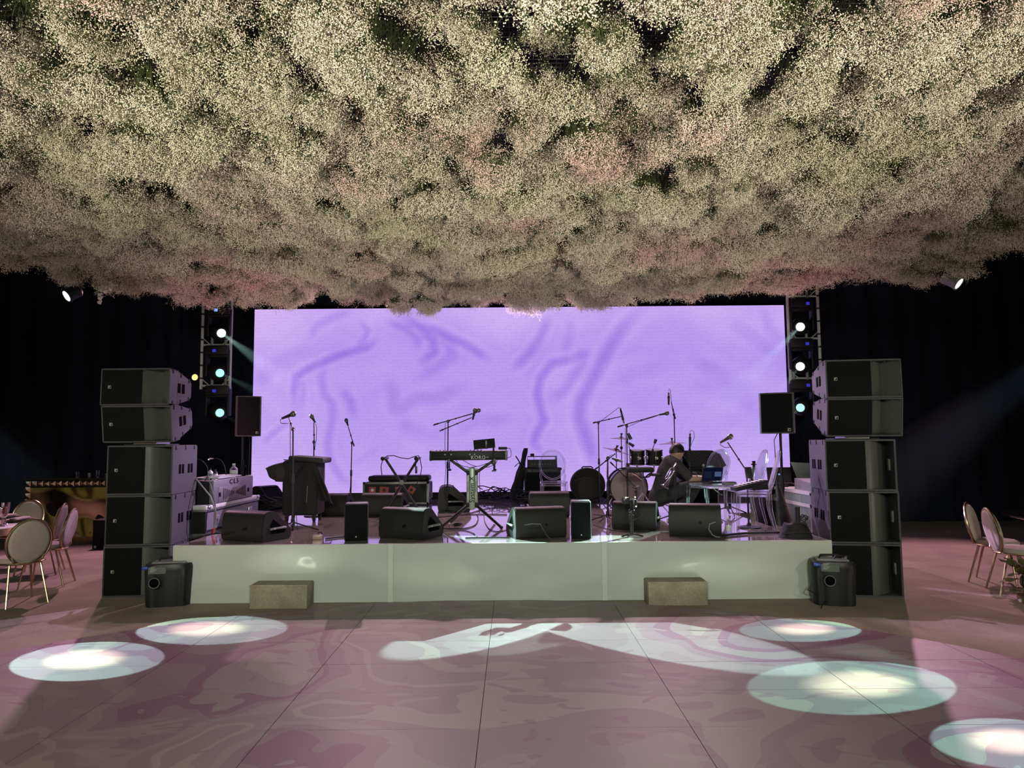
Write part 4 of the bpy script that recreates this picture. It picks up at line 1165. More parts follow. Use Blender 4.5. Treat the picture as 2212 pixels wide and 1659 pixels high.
# ================================================================ keyboard on column stand
yk = 8.92
SIL = mat('green_silver_aluminium', (0.36, 0.42, 0.38), 0.35, 0.15)
t = thing('column_stand', 'silver column keyboard stand lettered System X with four slanting arms', 'stand', (D(1018, 1100, yk).x, yk, ZS))
O = t.location.copy()
L = lambda px, py, dy=0: D(px, py, yk + dy) - O
a, b = L(1020, 1009), L(1020, 1101)
cw = 20 * yk / FPX
col = part('column', MB().rbox(((a.x + b.x) / 2, 0, (a.z + b.z) / 2), (cw * .62, 0.09, a.z - b.z), 0.02, 3), SIL, t)
for s in (-1, 1):
    part('rail', MB().cyl(Vector((b.x + s * cw * .42, 0, b.z + 0.02)), Vector((a.x + s * cw * .42, 0, a.z - 0.02)), 0.022, n=12), SIL, col)
    for z_ in (0.12, 0.35):
        part('rail_slot', MB().bx(b.x + s * cw * .42 - 0.006, b.x + s * cw * .42 + 0.006, -0.026, -0.02, z_ + b.z, z_ + b.z + 0.1), WHT, col)
text('lettering', 'System X', 0.085, DRK, col, ((a.x + b.x) / 2, -0.047, (a.z * .48 + b.z * .52)), (PI / 2, -PI / 2, 0), 0.001)
for s, tp in ((-1, (972, 993)), (1, (1069, 993))):
    arm = L(*tp)
    st_ = Vector((a.x + s * cw * .4, 0, a.z - 0.07))
    part('upper_arm', MB().cyl(st_, arm, 0.020, 0.016, n=10), STD, t)
    part('arm_knuckle', MB().rbox(st_, (0.05, 0.07, 0.06), 0.012), BLK, t)
    part('arm_rest', MB().cyl(arm + Vector((0, -0.16, 0.0)), arm + Vector((0, 0.24, 0.0)), 0.016, n=8), STD, t)
    part('arm_end', MB().cyl(arm + Vector((0, -0.05, -0.02)), arm + Vector((0, -0.05, -0.12)), 0.008, n=6).cyl(arm + Vector((-0.02, -0.05, -0.125)), arm + Vector((0.02, -0.05, -0.125)), 0.012, n=8), STD, t)
for s, fp in ((-1, (952, 1143)), (1, (1083, 1143))):
    f = G(fp[0], fp[1], ZS) - O
    f.z = 0.02
    st_ = Vector((b.x + s * cw * .4, 0, b.z + 0.06))
    part('leg', MB().cyl(st_, f, 0.020, 0.017, n=10), STD, t)
    part('foot', MB().ell(f, (0.024, 0.024, 0.02), 10, 8), RUB, t)
    part('leg_knuckle', MB().rbox(st_, (0.05, 0.07, 0.06), 0.012), BLK, t)
    f2 = Vector((s * 0.28, 0.36, 0.02))
    part('leg', MB().cyl(st_, f2, 0.018, 0.016, n=10), STD, t)
KEYM = mat('keyboard_dark_plastic', (0.012, 0.012, 0.013), 0.45, spec=0.2)
xa, xb = D(930, 984, yk).x, D(1096, 984, yk).x
zt_, zb_ = D(1012, 974, yk).z, D(1012, 994, yk).z
t = thing('synthesizer', 'black keyboard synthesizer lettered KORG on the silver column stand', 'keyboard', ((xa + xb) / 2, yk - 0.12, zb_ + 0.002))
w, h = xb - xa, zt_ - zb_
part('body', MB().rbox((0, 0.17, h / 2), (w - 0.03, 0.34, h), 0.012), KEYM, t)
for s in (-1, 1):
    part('end_cheek', MB().rbox((s * (w / 2 - 0.015), 0.17, h / 2), (0.035, 0.345, h + 0.012), 0.014, 3), GRY if s > 0 else BLK, t)
part('rear_ledge', MB().bx(-w / 2 + 0.04, w / 2 - 0.04, -0.004, 0.002, h * .30, h * .36), BLK, t)
text('lettering', 'KORG', 0.062, WHT, t, (w * 0.125, -0.003, h * .27), (PI / 2, 0, 0), 0.001, 1.05)
text('lettering', 'Pa4X', 0.026, WHT, t, (w * 0.235, -0.003, h * .30), (PI / 2, 0, 0), 0.001)
for k2 in range(9):
    part('knob', MB().cyl((-w * .42 + k2 * 0.045 + (0.2 if k2 > 4 else 0), 0.10, h), (-w * .42 + k2 * 0.045 + (0.2 if k2 > 4 else 0), 0.10, h + 0.012), 0.008, n=8), GRY, t)
for k2, sx in enumerate((-0.30, -0.22, 0.02, 0.08, 0.33)):
    part('socket', MB().cyl((sx * w, 0.0, h * .62), (sx * w, -0.008, h * .62), 0.011, n=10), GRY, t)
p = D(1086, 969, yk)
t = thing('power_adapter', 'small black box lying on the right end of the keyboard', 'adapter', (p.x, yk + 0.0, zt_ + 0.012))
part('box', MB().rbox((0, 0.04, 0.018), (0.11, 0.07, 0.036), 0.008), BLK, t)
part('lead', MB().tube([(0.05, 0.04, 0.018), (0.09, 0.03, 0.016), (0.105, 0.02, -0.03), (0.10, 0.02, -0.09), (0.06, 0.02, -0.1)], 0.004, 5), RUB, t)
p = D(1047, 959, yk)
t = thing('tablet_holder', 'black clamp arm holding the tablet above the keyboard', 'holder', (D(1067, 985, yk).x, yk - 0.14, zb_ - 0.05))
O = t.location.copy()
part('arm', MB().cyl((0, 0, 0.0), D(1066, 966, yk - 0.14) - O, 0.012, n=8), STD, t)
part('clamp', MB().rbox((0, 0.02, 0.02), (0.05, 0.09, 0.05), 0.01).cyl((0, 0, 0), (0, 0, -0.08), 0.008, n=6).rbox((0, 0, -0.08), (0.05, 0.02, 0.016), 0.005), STD, t)
part('bracket', MB().tube([D(1066, 966, yk - .14) - O, D(1050, 968, yk - .14) - O, D(1050, 952, yk - .14) - O], 0.010, 6).rbox(D(1050, 960, yk - .145) - O, (0.035, 0.02, 0.11), 0.006), STD, t)
t = thing('tablet', 'black tablet tilted on the holder above the keyboard', 'tablet', (p.x, yk - 0.125, p.z), 0, None, R(-22), R(-5))
part('case', MB().rbox((0, 0.0, 0), (0.265, 0.012, 0.125), 0.005), BLK, t)
part('back_plate', MB().rbox((0, -0.007, 0), (0.245, 0.003, 0.108), 0.001, 1), KEYM, t)
for k2, pts in enumerate(([(985, 994), (990, 1002), (1000, 1007), (1015, 1010), (1035, 1007), (1055, 1000), (1068, 992)], [(1000, 994), (1015, 1003), (1030, 1008)], [(1075, 993), (1070, 1003), (1055, 1009), (1038, 1011), (1035, 1030), (1037, 1060), (1034, 1090), (1036, 1110)])):
    solo('keyboard_cable', MB().tube([D(a_, b_, yk + 0.06 - 0.1 * (k2 == 2)) for a_, b_ in pts], 0.004, 5), RUB, ('thin cable sagging beneath the keyboard', 'short cable dropping from the keyboard to the column', 'cable falling from the keyboard down to the stage')[k2], 'cable')

# ================================================================ guitar bag, bass amp
pb = SPT(1112, 1084)
yg = pb.y
t = thing('guitar_bag', 'black guitar in a padded gig bag leaning near the bass amplifier', 'guitar bag', (pb.x, yg, ZS))
O = t.location.copy()
L = lambda px, py, dy=0: D(px, py, yg + dy) - O
ax0, ax1 = L(1112, 1082), L(1136, 968, 0.25)
wid = [0.07, 0.15, 0.165, 0.15, 0.125, 0.12, 0.115, 0.085, 0.062, 0.060, 0.068, 0.05]
def bag(u, v):
    a_ = u * 2 * PI
    q = ax0 + (ax1 - ax0) * v
    i = v * (len(wid) - 1)
    k_ = int(min(i, len(wid) - 2))
    ww = wid[k_] * (1 - (i - k_)) + wid[k_ + 1] * (i - k_)
    return (q.x + ww * 0.72 * math.cos(a_), q.y + 0.07 * math.sin(a_), max(q.z + 0.0, 0.004))
part('bag', MB().grid(bag, 18, 22).add([bag(i / 18, 1) for i in range(18)], [tuple(range(18))]).add([bag(i / 18, 0) for i in range(18)], [tuple(range(18))]), FAB, t, ang=1.2)
part('carry_strap', MB().tube([L(1128, 1000, -.06), L(1118, 1030, -.09), L(1110, 1060, -.09)], 0.010, 6), FAB2, t)
part('stand_arm', MB().tube([L(1114, 985, -.05), L(1121, 996, -.05), L(1124, 1002, -.05)], 0.012, 6), STD, t)
part('neck_cradle', MB().tube([L(1112, 1008, -.05), L(1120, 1000, -.08), L(1134, 1010, -.05), L(1137, 1018, -.03)], 0.009, 6), STD, t)
part('stand_leg', MB().tube([L(1118, 1040, .10), L(1122, 1082, .30)], 0.010, 6), STD, t)
ya = 12.55
x0, x1 = D(1133, 1040, ya).x, D(1212, 1040, ya).x
zt_ = D(1170, 1011, ya).z
t = thing('bass_cabinet', 'black bass speaker cabinet lettered with its maker name behind the clear chair', 'amplifier', ((x0 + x1) / 2, ya, ZS))
w, h = x1 - x0, zt_ - ZS
part('body', MB().rbox((0, 0.22, h / 2), (w, 0.42, h), 0.02), BLK, t)
part('grille', MB().bx(-w / 2 + .03, w / 2 - .03, 0.004, 0.012, 0.03, h - 0.08), GRL, t)
text('lettering', 'GK GALLIEN-KRUEGER', 0.046, GRY, t, (0, 0.004, h - 0.045), (PI / 2, 0, 0), 0.001, 1.15)
for s in (-1, 1):
    for z_ in (0.02, h - 0.02):
        part('corner_cap', MB().ell((s * (w / 2 - .01), 0.02, z_), (0.03, 0.03, 0.03), 8, 6), RUB, t)
x0, x1 = D(1140, 1000, ya).x, D(1203, 1000, ya).x
t = thing('amplifier_head', 'rack amplifier head with frame handle standing on the bass cabinet', 'amplifier', ((x0 + x1) / 2, ya + 0.04, zt_ + 0.002))
w, h = x1 - x0, 17 * ya / FPX
part('body', MB().rbox((0, 0.15, h / 2), (w, 0.3, h), 0.008), BLK, t)
fp_ = part('front_panel', MB().bx(-w / 2 + .01, w / 2 - .01, -0.004, 0.002, 0.015, h - 0.012), KEYM, t)
for k2 in range(8):
    part('knob', MB().cyl((-w * .35 + k2 * w * .09, -0.004, h * .45), (-w * .35 + k2 * w * .09, -0.02, h * .45), 0.009, n=10), GRY, fp_)
part('handle_frame', MB().tube([(-w / 2, 0.02, 0), (-w / 2, 0.02, h + 0.06), (w / 2, 0.02, h + 0.06), (w / 2, 0.02, 0)], 0.010, 6), FAB2, t)
part('side_handle', MB().rbox((w / 2 - 0.01, 0.02, h + 0.03), (0.035, 0.03, 0.07), 0.005), GRY, t)
t = thing('tuner_box', 'tiny black box sitting on the frame of the amplifier head', 'box', (D(1150, 984, ya).x, ya + 0.06, zt_ + h + 0.071))
part('box', MB().rbox((0, 0, 0.022), (0.07, 0.05, 0.044), 0.006), BLK, t)
part('lead', MB().tube([(0.02, 0, 0.0), (0.03, -0.05, -0.04), (0.02, -0.05, -0.10)], 0.004, 5), RUB, t)

# round drum bag
pd = SPT(1271, 1086)
k = pd.y / FPX
t = thing('drum_bag', 'round black soft drum bag standing on its edge behind the wedges', 'bag', pd)
r_ = 37 * k
mx = Matrix.Translation((0, 0.1, r_)) @ Matrix.Rotation(PI / 2, 4, 'X')
part('shell', MB().lathe([(r_ * .9, -0.2), (r_ * .98, -0.17), (r_, -0.02), (r_ * .99, 0.08), (r_ * .93, 0.11), (r_ * .88, 0.10)], 36, mx), FAB, t, ang=0.9)
part('rim_piping', MB().tube([mx @ Vector((r_ * .97 * math.cos(q * PI / 18), r_ * .97 * math.sin(q * PI / 18), 0.10)) for q in range(36)], 0.012, 6, True), FAB2, t)
part('front_pocket', MB().ell((0.01, 0.0, r_ * .78), (r_ * .68, 0.035, r_ * .66), 24, 12), FAB2, t)
part('top_flap', MB().tube([(-r_ * .75, -0.015, r_ * 1.25), (-r_ * .3, -0.03, r_ * 1.42), (r_ * .3, -0.03, r_ * 1.40), (r_ * .78, -0.015, r_ * 1.2)], 0.02, 8), FAB2, t)
part('handle', MB().tube([(-0.10, 0.1, r_ * 1.97), (-0.07, 0.1, r_ * 2.06), (0.07, 0.1, r_ * 2.06), (0.10, 0.1, r_ * 1.97)], 0.012, 6), FAB, t)
# ================================================================ drum kit
DHEAD = mat('bass_drum_head', (0.30, 0.25, 0.27), 0.5)
DSH = mat('black_lacquer_shell', (0.012, 0.012, 0.014), 0.2, coat=0.5)
CYM = mat('bronze_cymbal', (0.62, 0.40, 0.24), 0.28, 1.0)
pb = SPT(1360, 1095)
k = pb.y / FPX
rb = 41 * k
t = thing('bass_drum', 'bass drum with plain grey front head and black hoop', 'drum', pb)
mx = Matrix.Translation((0, 0.2, rb)) @ Matrix.Rotation(PI / 2, 4, 'X')
part('shell', MB().lathe([(rb * .95, -0.22), (rb * .95, 0.16)], 40, mx), DSH, t)
for zz in (0.17, -0.23):
    part('hoop', MB().lathe([(rb * .955, zz - 0.02), (rb, zz - 0.02), (rb, zz + 0.025), (rb * .955, zz + 0.025), (rb * .955, zz - 0.02)], 40, mx), BLK, t)
part('front_head', MB().lathe([(rb * .955, 0.165), (rb * .5, 0.17), (0.01, 0.172)], 40, mx), DHEAD, t)
for q in range(8):
    a = q * PI / 4 + PI / 8
    v = Vector((rb * .99 * math.cos(a), rb * .99 * math.sin(a), 0.1))
    part('lug', MB().cyl(mx @ v, mx @ (v + Vector((0, 0, 0.11))), 0.008, n=6).rbox(mx @ Vector((rb * .98 * math.cos(a), rb * .98 * math.sin(a), 0.04)), (0.03, 0.06, 0.03), 0.008), CHR, t)
for s in (-1, 1):
    part('spur', MB().cyl((s * rb * .8, 0.1, rb * .55), (s * rb * 1.15, -0.05, 0.005), 0.008, n=6), CHR, t)
part('tom_post', MB().cyl((0.04, 0.2, rb * 1.9), (0.04, 0.2, rb * 2.25), 0.014, n=8), CHR, t)
def tom(px0, px1, pyt, pyb, label, tilt):
    y = pb.y + 0.25
    x0_, x1_ = D(px0, pyt, y).x, D(px1, pyt, y).x
    zt__, zb__ = D(px0, pyt, y).z, D(px0, pyb, y).z
    r, h = (x1_ - x0_) / 2, zt__ - zb__
    c = Vector(((x0_ + x1_) / 2, y, zb__))
    t = thing('rack_tom', label, 'drum', c, 0, 'rack toms on the bass drum', tilt)
    part('shell', MB().lathe([(r * .97, 0.0), (r * .97, h)], 28), DSH, t)
    for z_ in (0.0, h - 0.018):
        part('rim', MB().lathe([(r * .98, z_), (r * 1.03, z_), (r * 1.03, z_ + 0.018), (r * .98, z_ + 0.018)], 28), CHR_D, t)
    part('drum_skin', MB().lathe([(r * .98, h + 0.001), (0.01, h + 0.003)], 28), WHT, t)
    for q in range(6):
        a = q * PI / 3 - PI / 2
        part('lug', MB().cyl((r * 1.02 * math.cos(a), r * 1.02 * math.sin(a), h * .15), (r * 1.02 * math.cos(a), r * 1.02 * math.sin(a), h * .85), 0.006, n=6).rbox((r * math.cos(a), r * math.sin(a), h * .5), (0.025, 0.025, 0.05), 0.006), CHR, t)
    part('badge', MB().cyl((0.02, -r, h * .5), (0.02, -r - 0.004, h * .5), 0.022, n=12), LOGO, t)
    part('mount', MB().cyl((0, 0, 0.0), (0.0, 0.0, -0.10), 0.012, n=8).cyl((0, 0, -0.1), (0.04 if px0 < 1380 else -0.1, -0.04, -0.16), 0.012, n=8), CHR, t)
tom(1359, 1392, 972, 1004, 'smaller rack tom drum nearest the hanging cymbals', R(5))
tom(1394, 1430, 971, 1004, 'larger rack tom drum beside the crouching person', R(6))
def cymbal(px, py, wpx, y, tilt_y, tilt_x, label, base_py=None):
    c = D(px, py, y)
    t = thing('cymbal_stand', label, 'cymbal', (c.x, y, ZS))
    h = c.z - ZS
    r = wpx * y / FPX / 2
    mx = Matrix.Translation((0, 0, h)) @ Matrix.Rotation(tilt_y, 4, 'Y') @ Matrix.Rotation(tilt_x, 4, 'X')
    part('cymbal', MB().lathe([(r, -0.012), (r * .6, 0.004), (r * .25, 0.014), (r * .2, 0.024), (r * .08, 0.036), (0.008, 0.038), (0.008, 0.03), (r * .2, 0.016), (r, -0.015)], 36, mx), CYM, t)
    part('post', MB().cyl((0, 0, 0.25), (0, 0, h + 0.06), 0.009, n=8).cyl((0, 0, 0.1), (0, 0, h * .55), 0.013, n=8), CHR_D, t)
    part('wing_nut', MB().cyl(mx @ Vector((0, 0, 0.045)), mx @ Vector((0, 0, 0.075)), 0.014, n=8).box(mx @ Vector((0, 0, 0.08)), (0.045, 0.01, 0.014)), BLK, t)
    part('clutch', MB().ell((0, 0, h - 0.16), (0.024, 0.024, 0.03), 10, 8), STD, t)
    for q in range(3):
        a = R(30 + 120 * q)
        part('leg', MB().tube([(0, 0, 0.30), (0.26 * math.cos(a), 0.26 * math.sin(a), 0.01)], 0.009, 6), CHR_D, t)
cymbal(1342, 947, 48, 12.05, R(4), R(0), 'small upper crash cymbal on a stand behind the long boom')
cymbal(1331, 973, 62, 12.0, R(16), R(2), 'tilted bronze cymbal left of the rack toms')
cymbal(1452, 957, 58, 12.35, R(-3), R(0), 'flat bronze ride cymbal above the crouching person')
# clip microphones above the toms
def clip_mic(pts, y, label):
    q = [D(a, b, y) for a, b in pts]
    t = thing('clip_microphone', label, 'microphone', q[0])
    part('arm', MB().tube([v - q[0] for v in q], 0.006, 6), STD, t)
    part('capsule', MB().tube([q[-2] - q[0], q[-1] - q[0]], [0.02, 0.026], 10), STD, t)
    part('clip', MB().rbox((0, 0, 0), (0.03, 0.03, 0.05), 0.008), BLK, t)
clip_mic([(1410, 974), (1411, 966), (1414, 958), (1417, 949)], pb.y + 0.1, 'dark clip microphone pointing up from the larger tom')
clip_mic([(1362, 974), (1359, 966), (1358, 957), (1369, 964)], pb.y + 0.1, 'dark clip microphone over the smaller tom')
clip_mic([(1354.5, 955), (1357, 946), (1357, 936), (1363, 949)], SPT(1356, 1102).y - 0.012, 'dark clip microphone fixed high on the boom stand beside the cymbals')
# percussion pad on stand
yp = 10.35
c = D(1384, 1015, yp)
t = thing('percussion_pad', 'flat black electronic percussion pad on a chrome stand before the bass drum', 'drum pad', (c.x, yp, ZS))
h = c.z - ZS
part('slab', MB().rbox((-0.01, 0, h), (0.36, 0.22, 0.07), 0.012, 2, None), BLK, t)
part('pad_surface', MB().rbox((-0.01, 0, h + 0.038), (0.33, 0.19, 0.008), 0.003), FAB2, t)
part('side_wing', MB().rbox((0.24, -0.02, h - 0.07), (0.20, 0.18, 0.035), 0.01, 2, None), BLK, t)
part('clamp_basket', MB().tube([(-0.10, -0.08, h - 0.05), (-0.02, -0.05, h - 0.12), (0.10, -0.06, h - 0.10), (0.16, -0.02, h - 0.06)], 0.012, 6).tube([(-0.1, 0.06, h - 0.05), (0.02, 0.0, h - 0.14), (0.14, 0.07, h - 0.06)], 0.012, 6), CHR, t)
part('post', MB().cyl((0.03, 0, 0.12), (0.03, 0, h - 0.04), 0.015, n=10), CHR, t)
for q in range(3):
    a = R(80 + 120 * q)
    part('leg', MB().tube([(0.03, 0, 0.30), (0.03 + 0.24 * math.cos(a), 0.24 * math.sin(a), 0.01)], 0.011, 6), CHR, t)
# drummer seat crate and big fill wedge
yw = 12.35
zt_ = D(1510, 1014, yw).z
t = thing('fill_crate', 'black carpeted crate raising the large wedge behind the band', 'box', (D(1512, 1014, yw).x, yw, ZS))
part('body', MB().rbox((0, 0.25, (zt_ - ZS) / 2), (0.62, 0.5, zt_ - ZS), 0.015), BLK, t)
part('corner_strip', MB().bx(-0.312, -0.29, -0.004, 0.03, 0.0, zt_ - ZS).bx(0.29, 0.312, -0.004, 0.03, 0, zt_ - ZS), CHR_D, t)
t = thing('drum_fill_speaker', 'large wedge speaker with ribbed mesh grille standing on a crate behind the band', 'speaker', (D(1512, 1014, yw).x, yw, zt_ + 0.002))
h = 40 * yw / FPX
part('cabinet', MB().prism([(-0.30, 0.0, 0), (0.34, 0.0, 0.0), (0.46, 0.0, 0.06), (0.36, 0, h * .8), (0.22, 0, h), (-0.30, 0, h)], (0, 0.45, 0)), WEDGE, t)
gp_ = part('grille', MB().prism([(-0.29, -0.006, 0.03), (0.12, -0.006, 0.03), (0.30, -0.006, h - 0.02), (-0.29, -0.006, h - 0.02)], (0, 0.006, 0)), GRL, t)
for q in range(22):
    x_ = -0.29 + q * 0.027
    x2 = min(x_ + 0.10, 0.29)
    part('grille_rib', MB().cyl((x_ - 0.02, -0.008, h - 0.02), (min(x_ + 0.12, 0.16 + 0.01 * q), -0.008, 0.04), 0.0035, n=5), GRY, gp_)
part('badge', MB().cyl((0.06, -0.006, 0.07), (0.06, -0.012, 0.07), 0.022, n=14), LOGO, t)

# tripod instrument stand in the foreground
p = SPT(1366, 1159)
y_ = p.y
t = thing('instrument_stand', 'black folded instrument stand on a small tripod at the stage edge', 'stand', (D(1365, 1160, y_).x, y_, ZS))
O = t.location.copy()
L = lambda px, py, dy=0: D(px, py, y_ + dy) - O
part('pole', MB().cyl((0, 0, 0.02), L(1364, 1105), 0.018, n=10).cyl(L(1364, 1108), L(1363, 1080), 0.014, n=8), STD, t)
for q in (R(200), R(-20), R(95)):
    part('leg', MB().tube([(0, 0, 0.035), (0.125 * math.cos(q), 0.125 * math.sin(q), 0.008)], 0.010, 6), STD, t)
part('collar', MB().cyl(L(1364, 1122), L(1364, 1112), 0.026, n=10).ell(L(1364, 1104), (0.036, 0.03, 0.03), 10, 8).cyl(L(1364, 1135), L(1364, 1130), 0.022, n=10), STD, t)
part('cradle', MB().rbox(L(1352, 1081), (0.085, 0.05, 0.07), 0.012).rbox(L(1370, 1088), (0.05, 0.06, 0.10), 0.012), STD, t)
for q, (px, py) in enumerate(((1346, 1076), (1352, 1075), (1359, 1076), (1372, 1074), (1347, 1086), (1374, 1094), (1368, 1100))):
    part('adjusting_knob', MB().cyl(L(px, py, -0.02), L(px, py, -0.045), 0.010, n=8), CHR_D if q % 2 else BLK, t)
part('folded_arm', MB().tube([L(1374, 1080), L(1376, 1100), L(1370, 1118)], 0.010, 6), STD, t)
part('side_arm', MB().tube([L(1366, 1126), L(1380, 1119), L(1386, 1116)], 0.006, 6), STD, t)

# trumpet on its stand
yt = 9.35
t = thing('trumpet_stand', 'black pole stand holding the silver trumpet before the crouching person', 'stand', (D(1459, 1112, yt).x, yt, ZS))
O = t.location.copy()
L = lambda px, py, dy=0: D(px, py, yt + dy) - O
part('pole', MB().cyl((0, 0, 0.02), L(1458, 1005), 0.012, n=8), STD, t)
part('head_clamp', MB().rbox(L(1457, 1012), (0.035, 0.05, 0.09), 0.01).ell(L(1453, 1022, -.02), (0.02, 0.02, 0.02), 8, 6), STD, t)
part('clip_arm', MB().tube([L(1457, 1010), L(1462, 1003), L(1463, 1000)], 0.008, 6), CHR_D, t)
for q in range(3):
    a = R(40 + 120 * q)
    part('leg', MB().tube([(0, 0, 0.10), (0.24 * math.cos(a), 0.24 * math.sin(a), 0.01)], 0.009, 6), STD, t)
b0, b1 = D(1436, 1052, yt - 0.05), D(1462, 1008, yt - 0.03)
t = thing('trumpet', 'silver trumpet hanging bell downwards on the pole stand', 'trumpet', b0)
d = (b1 - b0)
xx, yy, zz = frame_of(d)
mx = Matrix(((xx.x, yy.x, zz.x, 0), (xx.y, yy.y, zz.y, 0), (xx.z, yy.z, zz.z, 0), (0, 0, 0, 1)))
part('bell', MB().lathe([(0.060, -0.002), (0.061, 0.002), (0.045, 0.012), (0.030, 0.035), (0.019, 0.08), (0.012, 0.14), (0.008, d.length * .8), (0.006, d.length * .8)], 28, mx), CHR, t)
part('bell_bore', MB().lathe([(0.056, -0.001), (0.028, 0.03), (0.01, 0.09)], 28, mx), DRK, t)
part('tubing', MB().tube([mx @ Vector(v) for v in ((0.0, 0.0, d.length * .78), (0.0, 0.03, d.length * .92), (0.0, 0.06, d.length * .8), (0.0, 0.06, 0.12), (0, 0.045, 0.09), (0, 0.03, 0.12), (0, 0.03, d.length * .7))], 0.006, 8), CHR, t)
for q in range(3):
    part('valve', MB().cyl(mx @ Vector((-0.03, 0.03, 0.16 + q * 0.03)), mx @ Vector((0.05, 0.03, 0.16 + q * 0.03)), 0.010, n=10), CHR, t)
part('mouthpiece', MB().cyl(mx @ Vector((0, 0.03, d.length * .9)), mx @ Vector((0, 0.03, d.length * 1.12)), 0.005, 0.012, n=10), CHR, t)

# ================================================================ clear oval back chairs
def ghost_chair(loc, rz, label):
    t = thing('clear_chair', label, 'chair', loc, rz, 'clear oval back chairs on the stage')
    def seat():
        m = MB()
        n = 28
        P = []
        for i in range(n):
            a = 2 * PI * i / n
            sg = lambda q: 1 if q >= 0 else -1
            P.append((sg(math.cos(a)) * abs(math.cos(a)) ** 0.55 * 0.20, sg(math.sin(a)) * abs(math.sin(a)) ** 0.55 * 0.20))
        m.prism([(x, y, 0.435) for x, y in P], (0, 0, 0.028))
        m.prism([(x * .9, y * .9, 0.40) for x, y in P], (0, 0, 0.036))
        return m
    part('seat', seat, CLEAR, t, 'gh_seat', ang=0.6)
    def ring():
        return MB().tube([(0.19 * math.cos(i * PI / 16), 0.245 + 0.06 * math.sin(i * PI / 16), 0.70 + 0.215 * math.sin(i * PI / 16)) for i in range(32)], 0.014, 8, True)
    part('back_ring', ring, CLEAR, t, 'gh_ring')
    def panel():
        m = MB()
        c = [(0.18 * math.cos(i * PI / 16), 0.245 + 0.06 * math.sin(i * PI / 16), 0.70 + 0.205 * math.sin(i * PI / 16)) for i in range(32)]
        return m.prism(c, (0, -0.008, 0.002))
    part('back_panel', panel, CLEAR, t, 'gh_panel', ang=0.4)
    for s in (-1, 1):
        part('back_post', (lambda s=s: MB().tube([(s * 0.165, 0.17, 0.45), (s * 0.185, 0.20, 0.54), (s * 0.17, 0.225, 0.62)], 0.015, 8)), CLEAR, t, 'gh_post%d' % s)
        for q in (-1, 1):
            part('leg', (lambda s=s, q=q: MB().tube([(s * 0.17, q * 0.165, 0.43), (s * 0.175, q * 0.175, 0.25), (s * 0.19, q * (0.18 if q < 0 else 0.23), 0.0)], [0.025, 0.020, 0.014], 8)), CLEAR, t, 'gh_leg%d%d' % (s, q))
    return t
p = SPT(1200, 1106)
ghost_chair((D(1197, 1040, 10.4).x, 10.55, ZS), R(0), 'clear oval back chair standing in front of the bass amplifier')
ghost_chair((D(1528, 1045, 9.75).x, 9.8, ZS), R(-58), 'clear oval back chair serving as a laptop table beside the crouching person')
ghost_chair((D(1612, 1060, 9.0).x, 9.15, ZS), R(-92), 'clear oval back chair farther from the stage edge, behind the small keyboard')
ghost_chair((D(1630, 1062, 8.25).x, 8.3, ZS), R(-106), 'clear oval back chair nearest the stage edge on the right')
LAPM = mat('laptop_black', (0.03, 0.03, 0.034), 0.35)
SCRN = lamp_mat('laptop_screen_dark_blue', (0.012, 0.016, 0.05), 0.35)
SCRP = lamp_mat('laptop_screen_pane', (0.10, 0.17, 0.33), 0.6)
def laptop(loc, rz, w, label, open_deg, screen=True):
    t = thing('laptop', label, 'laptop', loc, rz)
    part('base', MB().rbox((0, 0, 0.009), (w, w * .66, 0.016), 0.004), LAPM, t)
    part('keyboard_deck', MB().bx(-w * .42, w * .42, -w * .12, w * .24, 0.017, 0.0185), BLK, t)
    mx = Matrix.Translation((0, w * .33, 0.018)) @ Matrix.Rotation(R(90 - open_deg) * -1, 4, 'X')
    lid = part('lid', MB().rbox((0, 0.004, w * .33), (w, 0.010, w * .64), 0.004, 2, mx), LAPM, t)
    if screen:
        part('screen', MB().bx(-w * .47, w * .47, -0.003, -0.002, w * .04, w * .62, mx), SCRN, lid)
        part('window_pane', MB().bx(w * .10, w * .42, -0.0045, -0.003, w * .22, w * .44, mx), SCRP, lid)
        part('window_pane', MB().bx(-w * .42, -w * .05, -0.0045, -0.003, w * .16, w * .46, mx), mat_scr2, lid)
    else:
        part('lit_emblem', MB().cyl(mx @ Vector((0, 0.0095, w * .36)), mx @ Vector((0, 0.0125, w * .36)), 0.012, n=12), BLUE_L, lid)
    return t
mat_scr2 = lamp_mat('laptop_screen_pane_dim', (0.025, 0.035, 0.10), 0.35)
p = D(1546, 1042, 9.72)
laptop((p.x, 9.72, ZS + 0.466), R(14), 0.31, 'open laptop with dark blue screen on the clear chair', 104)
# mouse-like items and small boxes on chairs
p = D(1570, 1050, 9.1)
t = thing('audio_interface', 'small black audio box lying on the clear plank between chairs', 'box', (p.x, 9.0, ZS + 0.482))
part('box', MB().rbox((0, 0, 0.022), (0.15, 0.13, 0.044), 0.008), BLK, t)
part('face_plate', MB().bx(-0.07, 0.07, -0.068, -0.065, 0.006, 0.036), GRY, t)
t = thing('acrylic_board', 'thin clear board bridging the clear chairs', 'board', (D(1578, 1060, 8.8).x, 8.85, ZS + 0.466))
part('sheet', MB().rbox((0, 0, 0.006), (0.62, 0.5, 0.01), 0.004), CLEAR, t)
part('edge', MB().bx(-0.31, 0.31, -0.256, -0.25, 0.001, 0.012), WHT, t)
t = thing('midi_keyboard', 'small black keyboard lying tilted across the nearest clear chair', 'keyboard', (D(1622, 1052, 8.25).x, 8.28, ZS + 0.47), R(10), None, 0, R(-11))
part('body', MB().rbox((0, 0, 0.055), (0.40, 0.16, 0.05), 0.01), BLK, t)
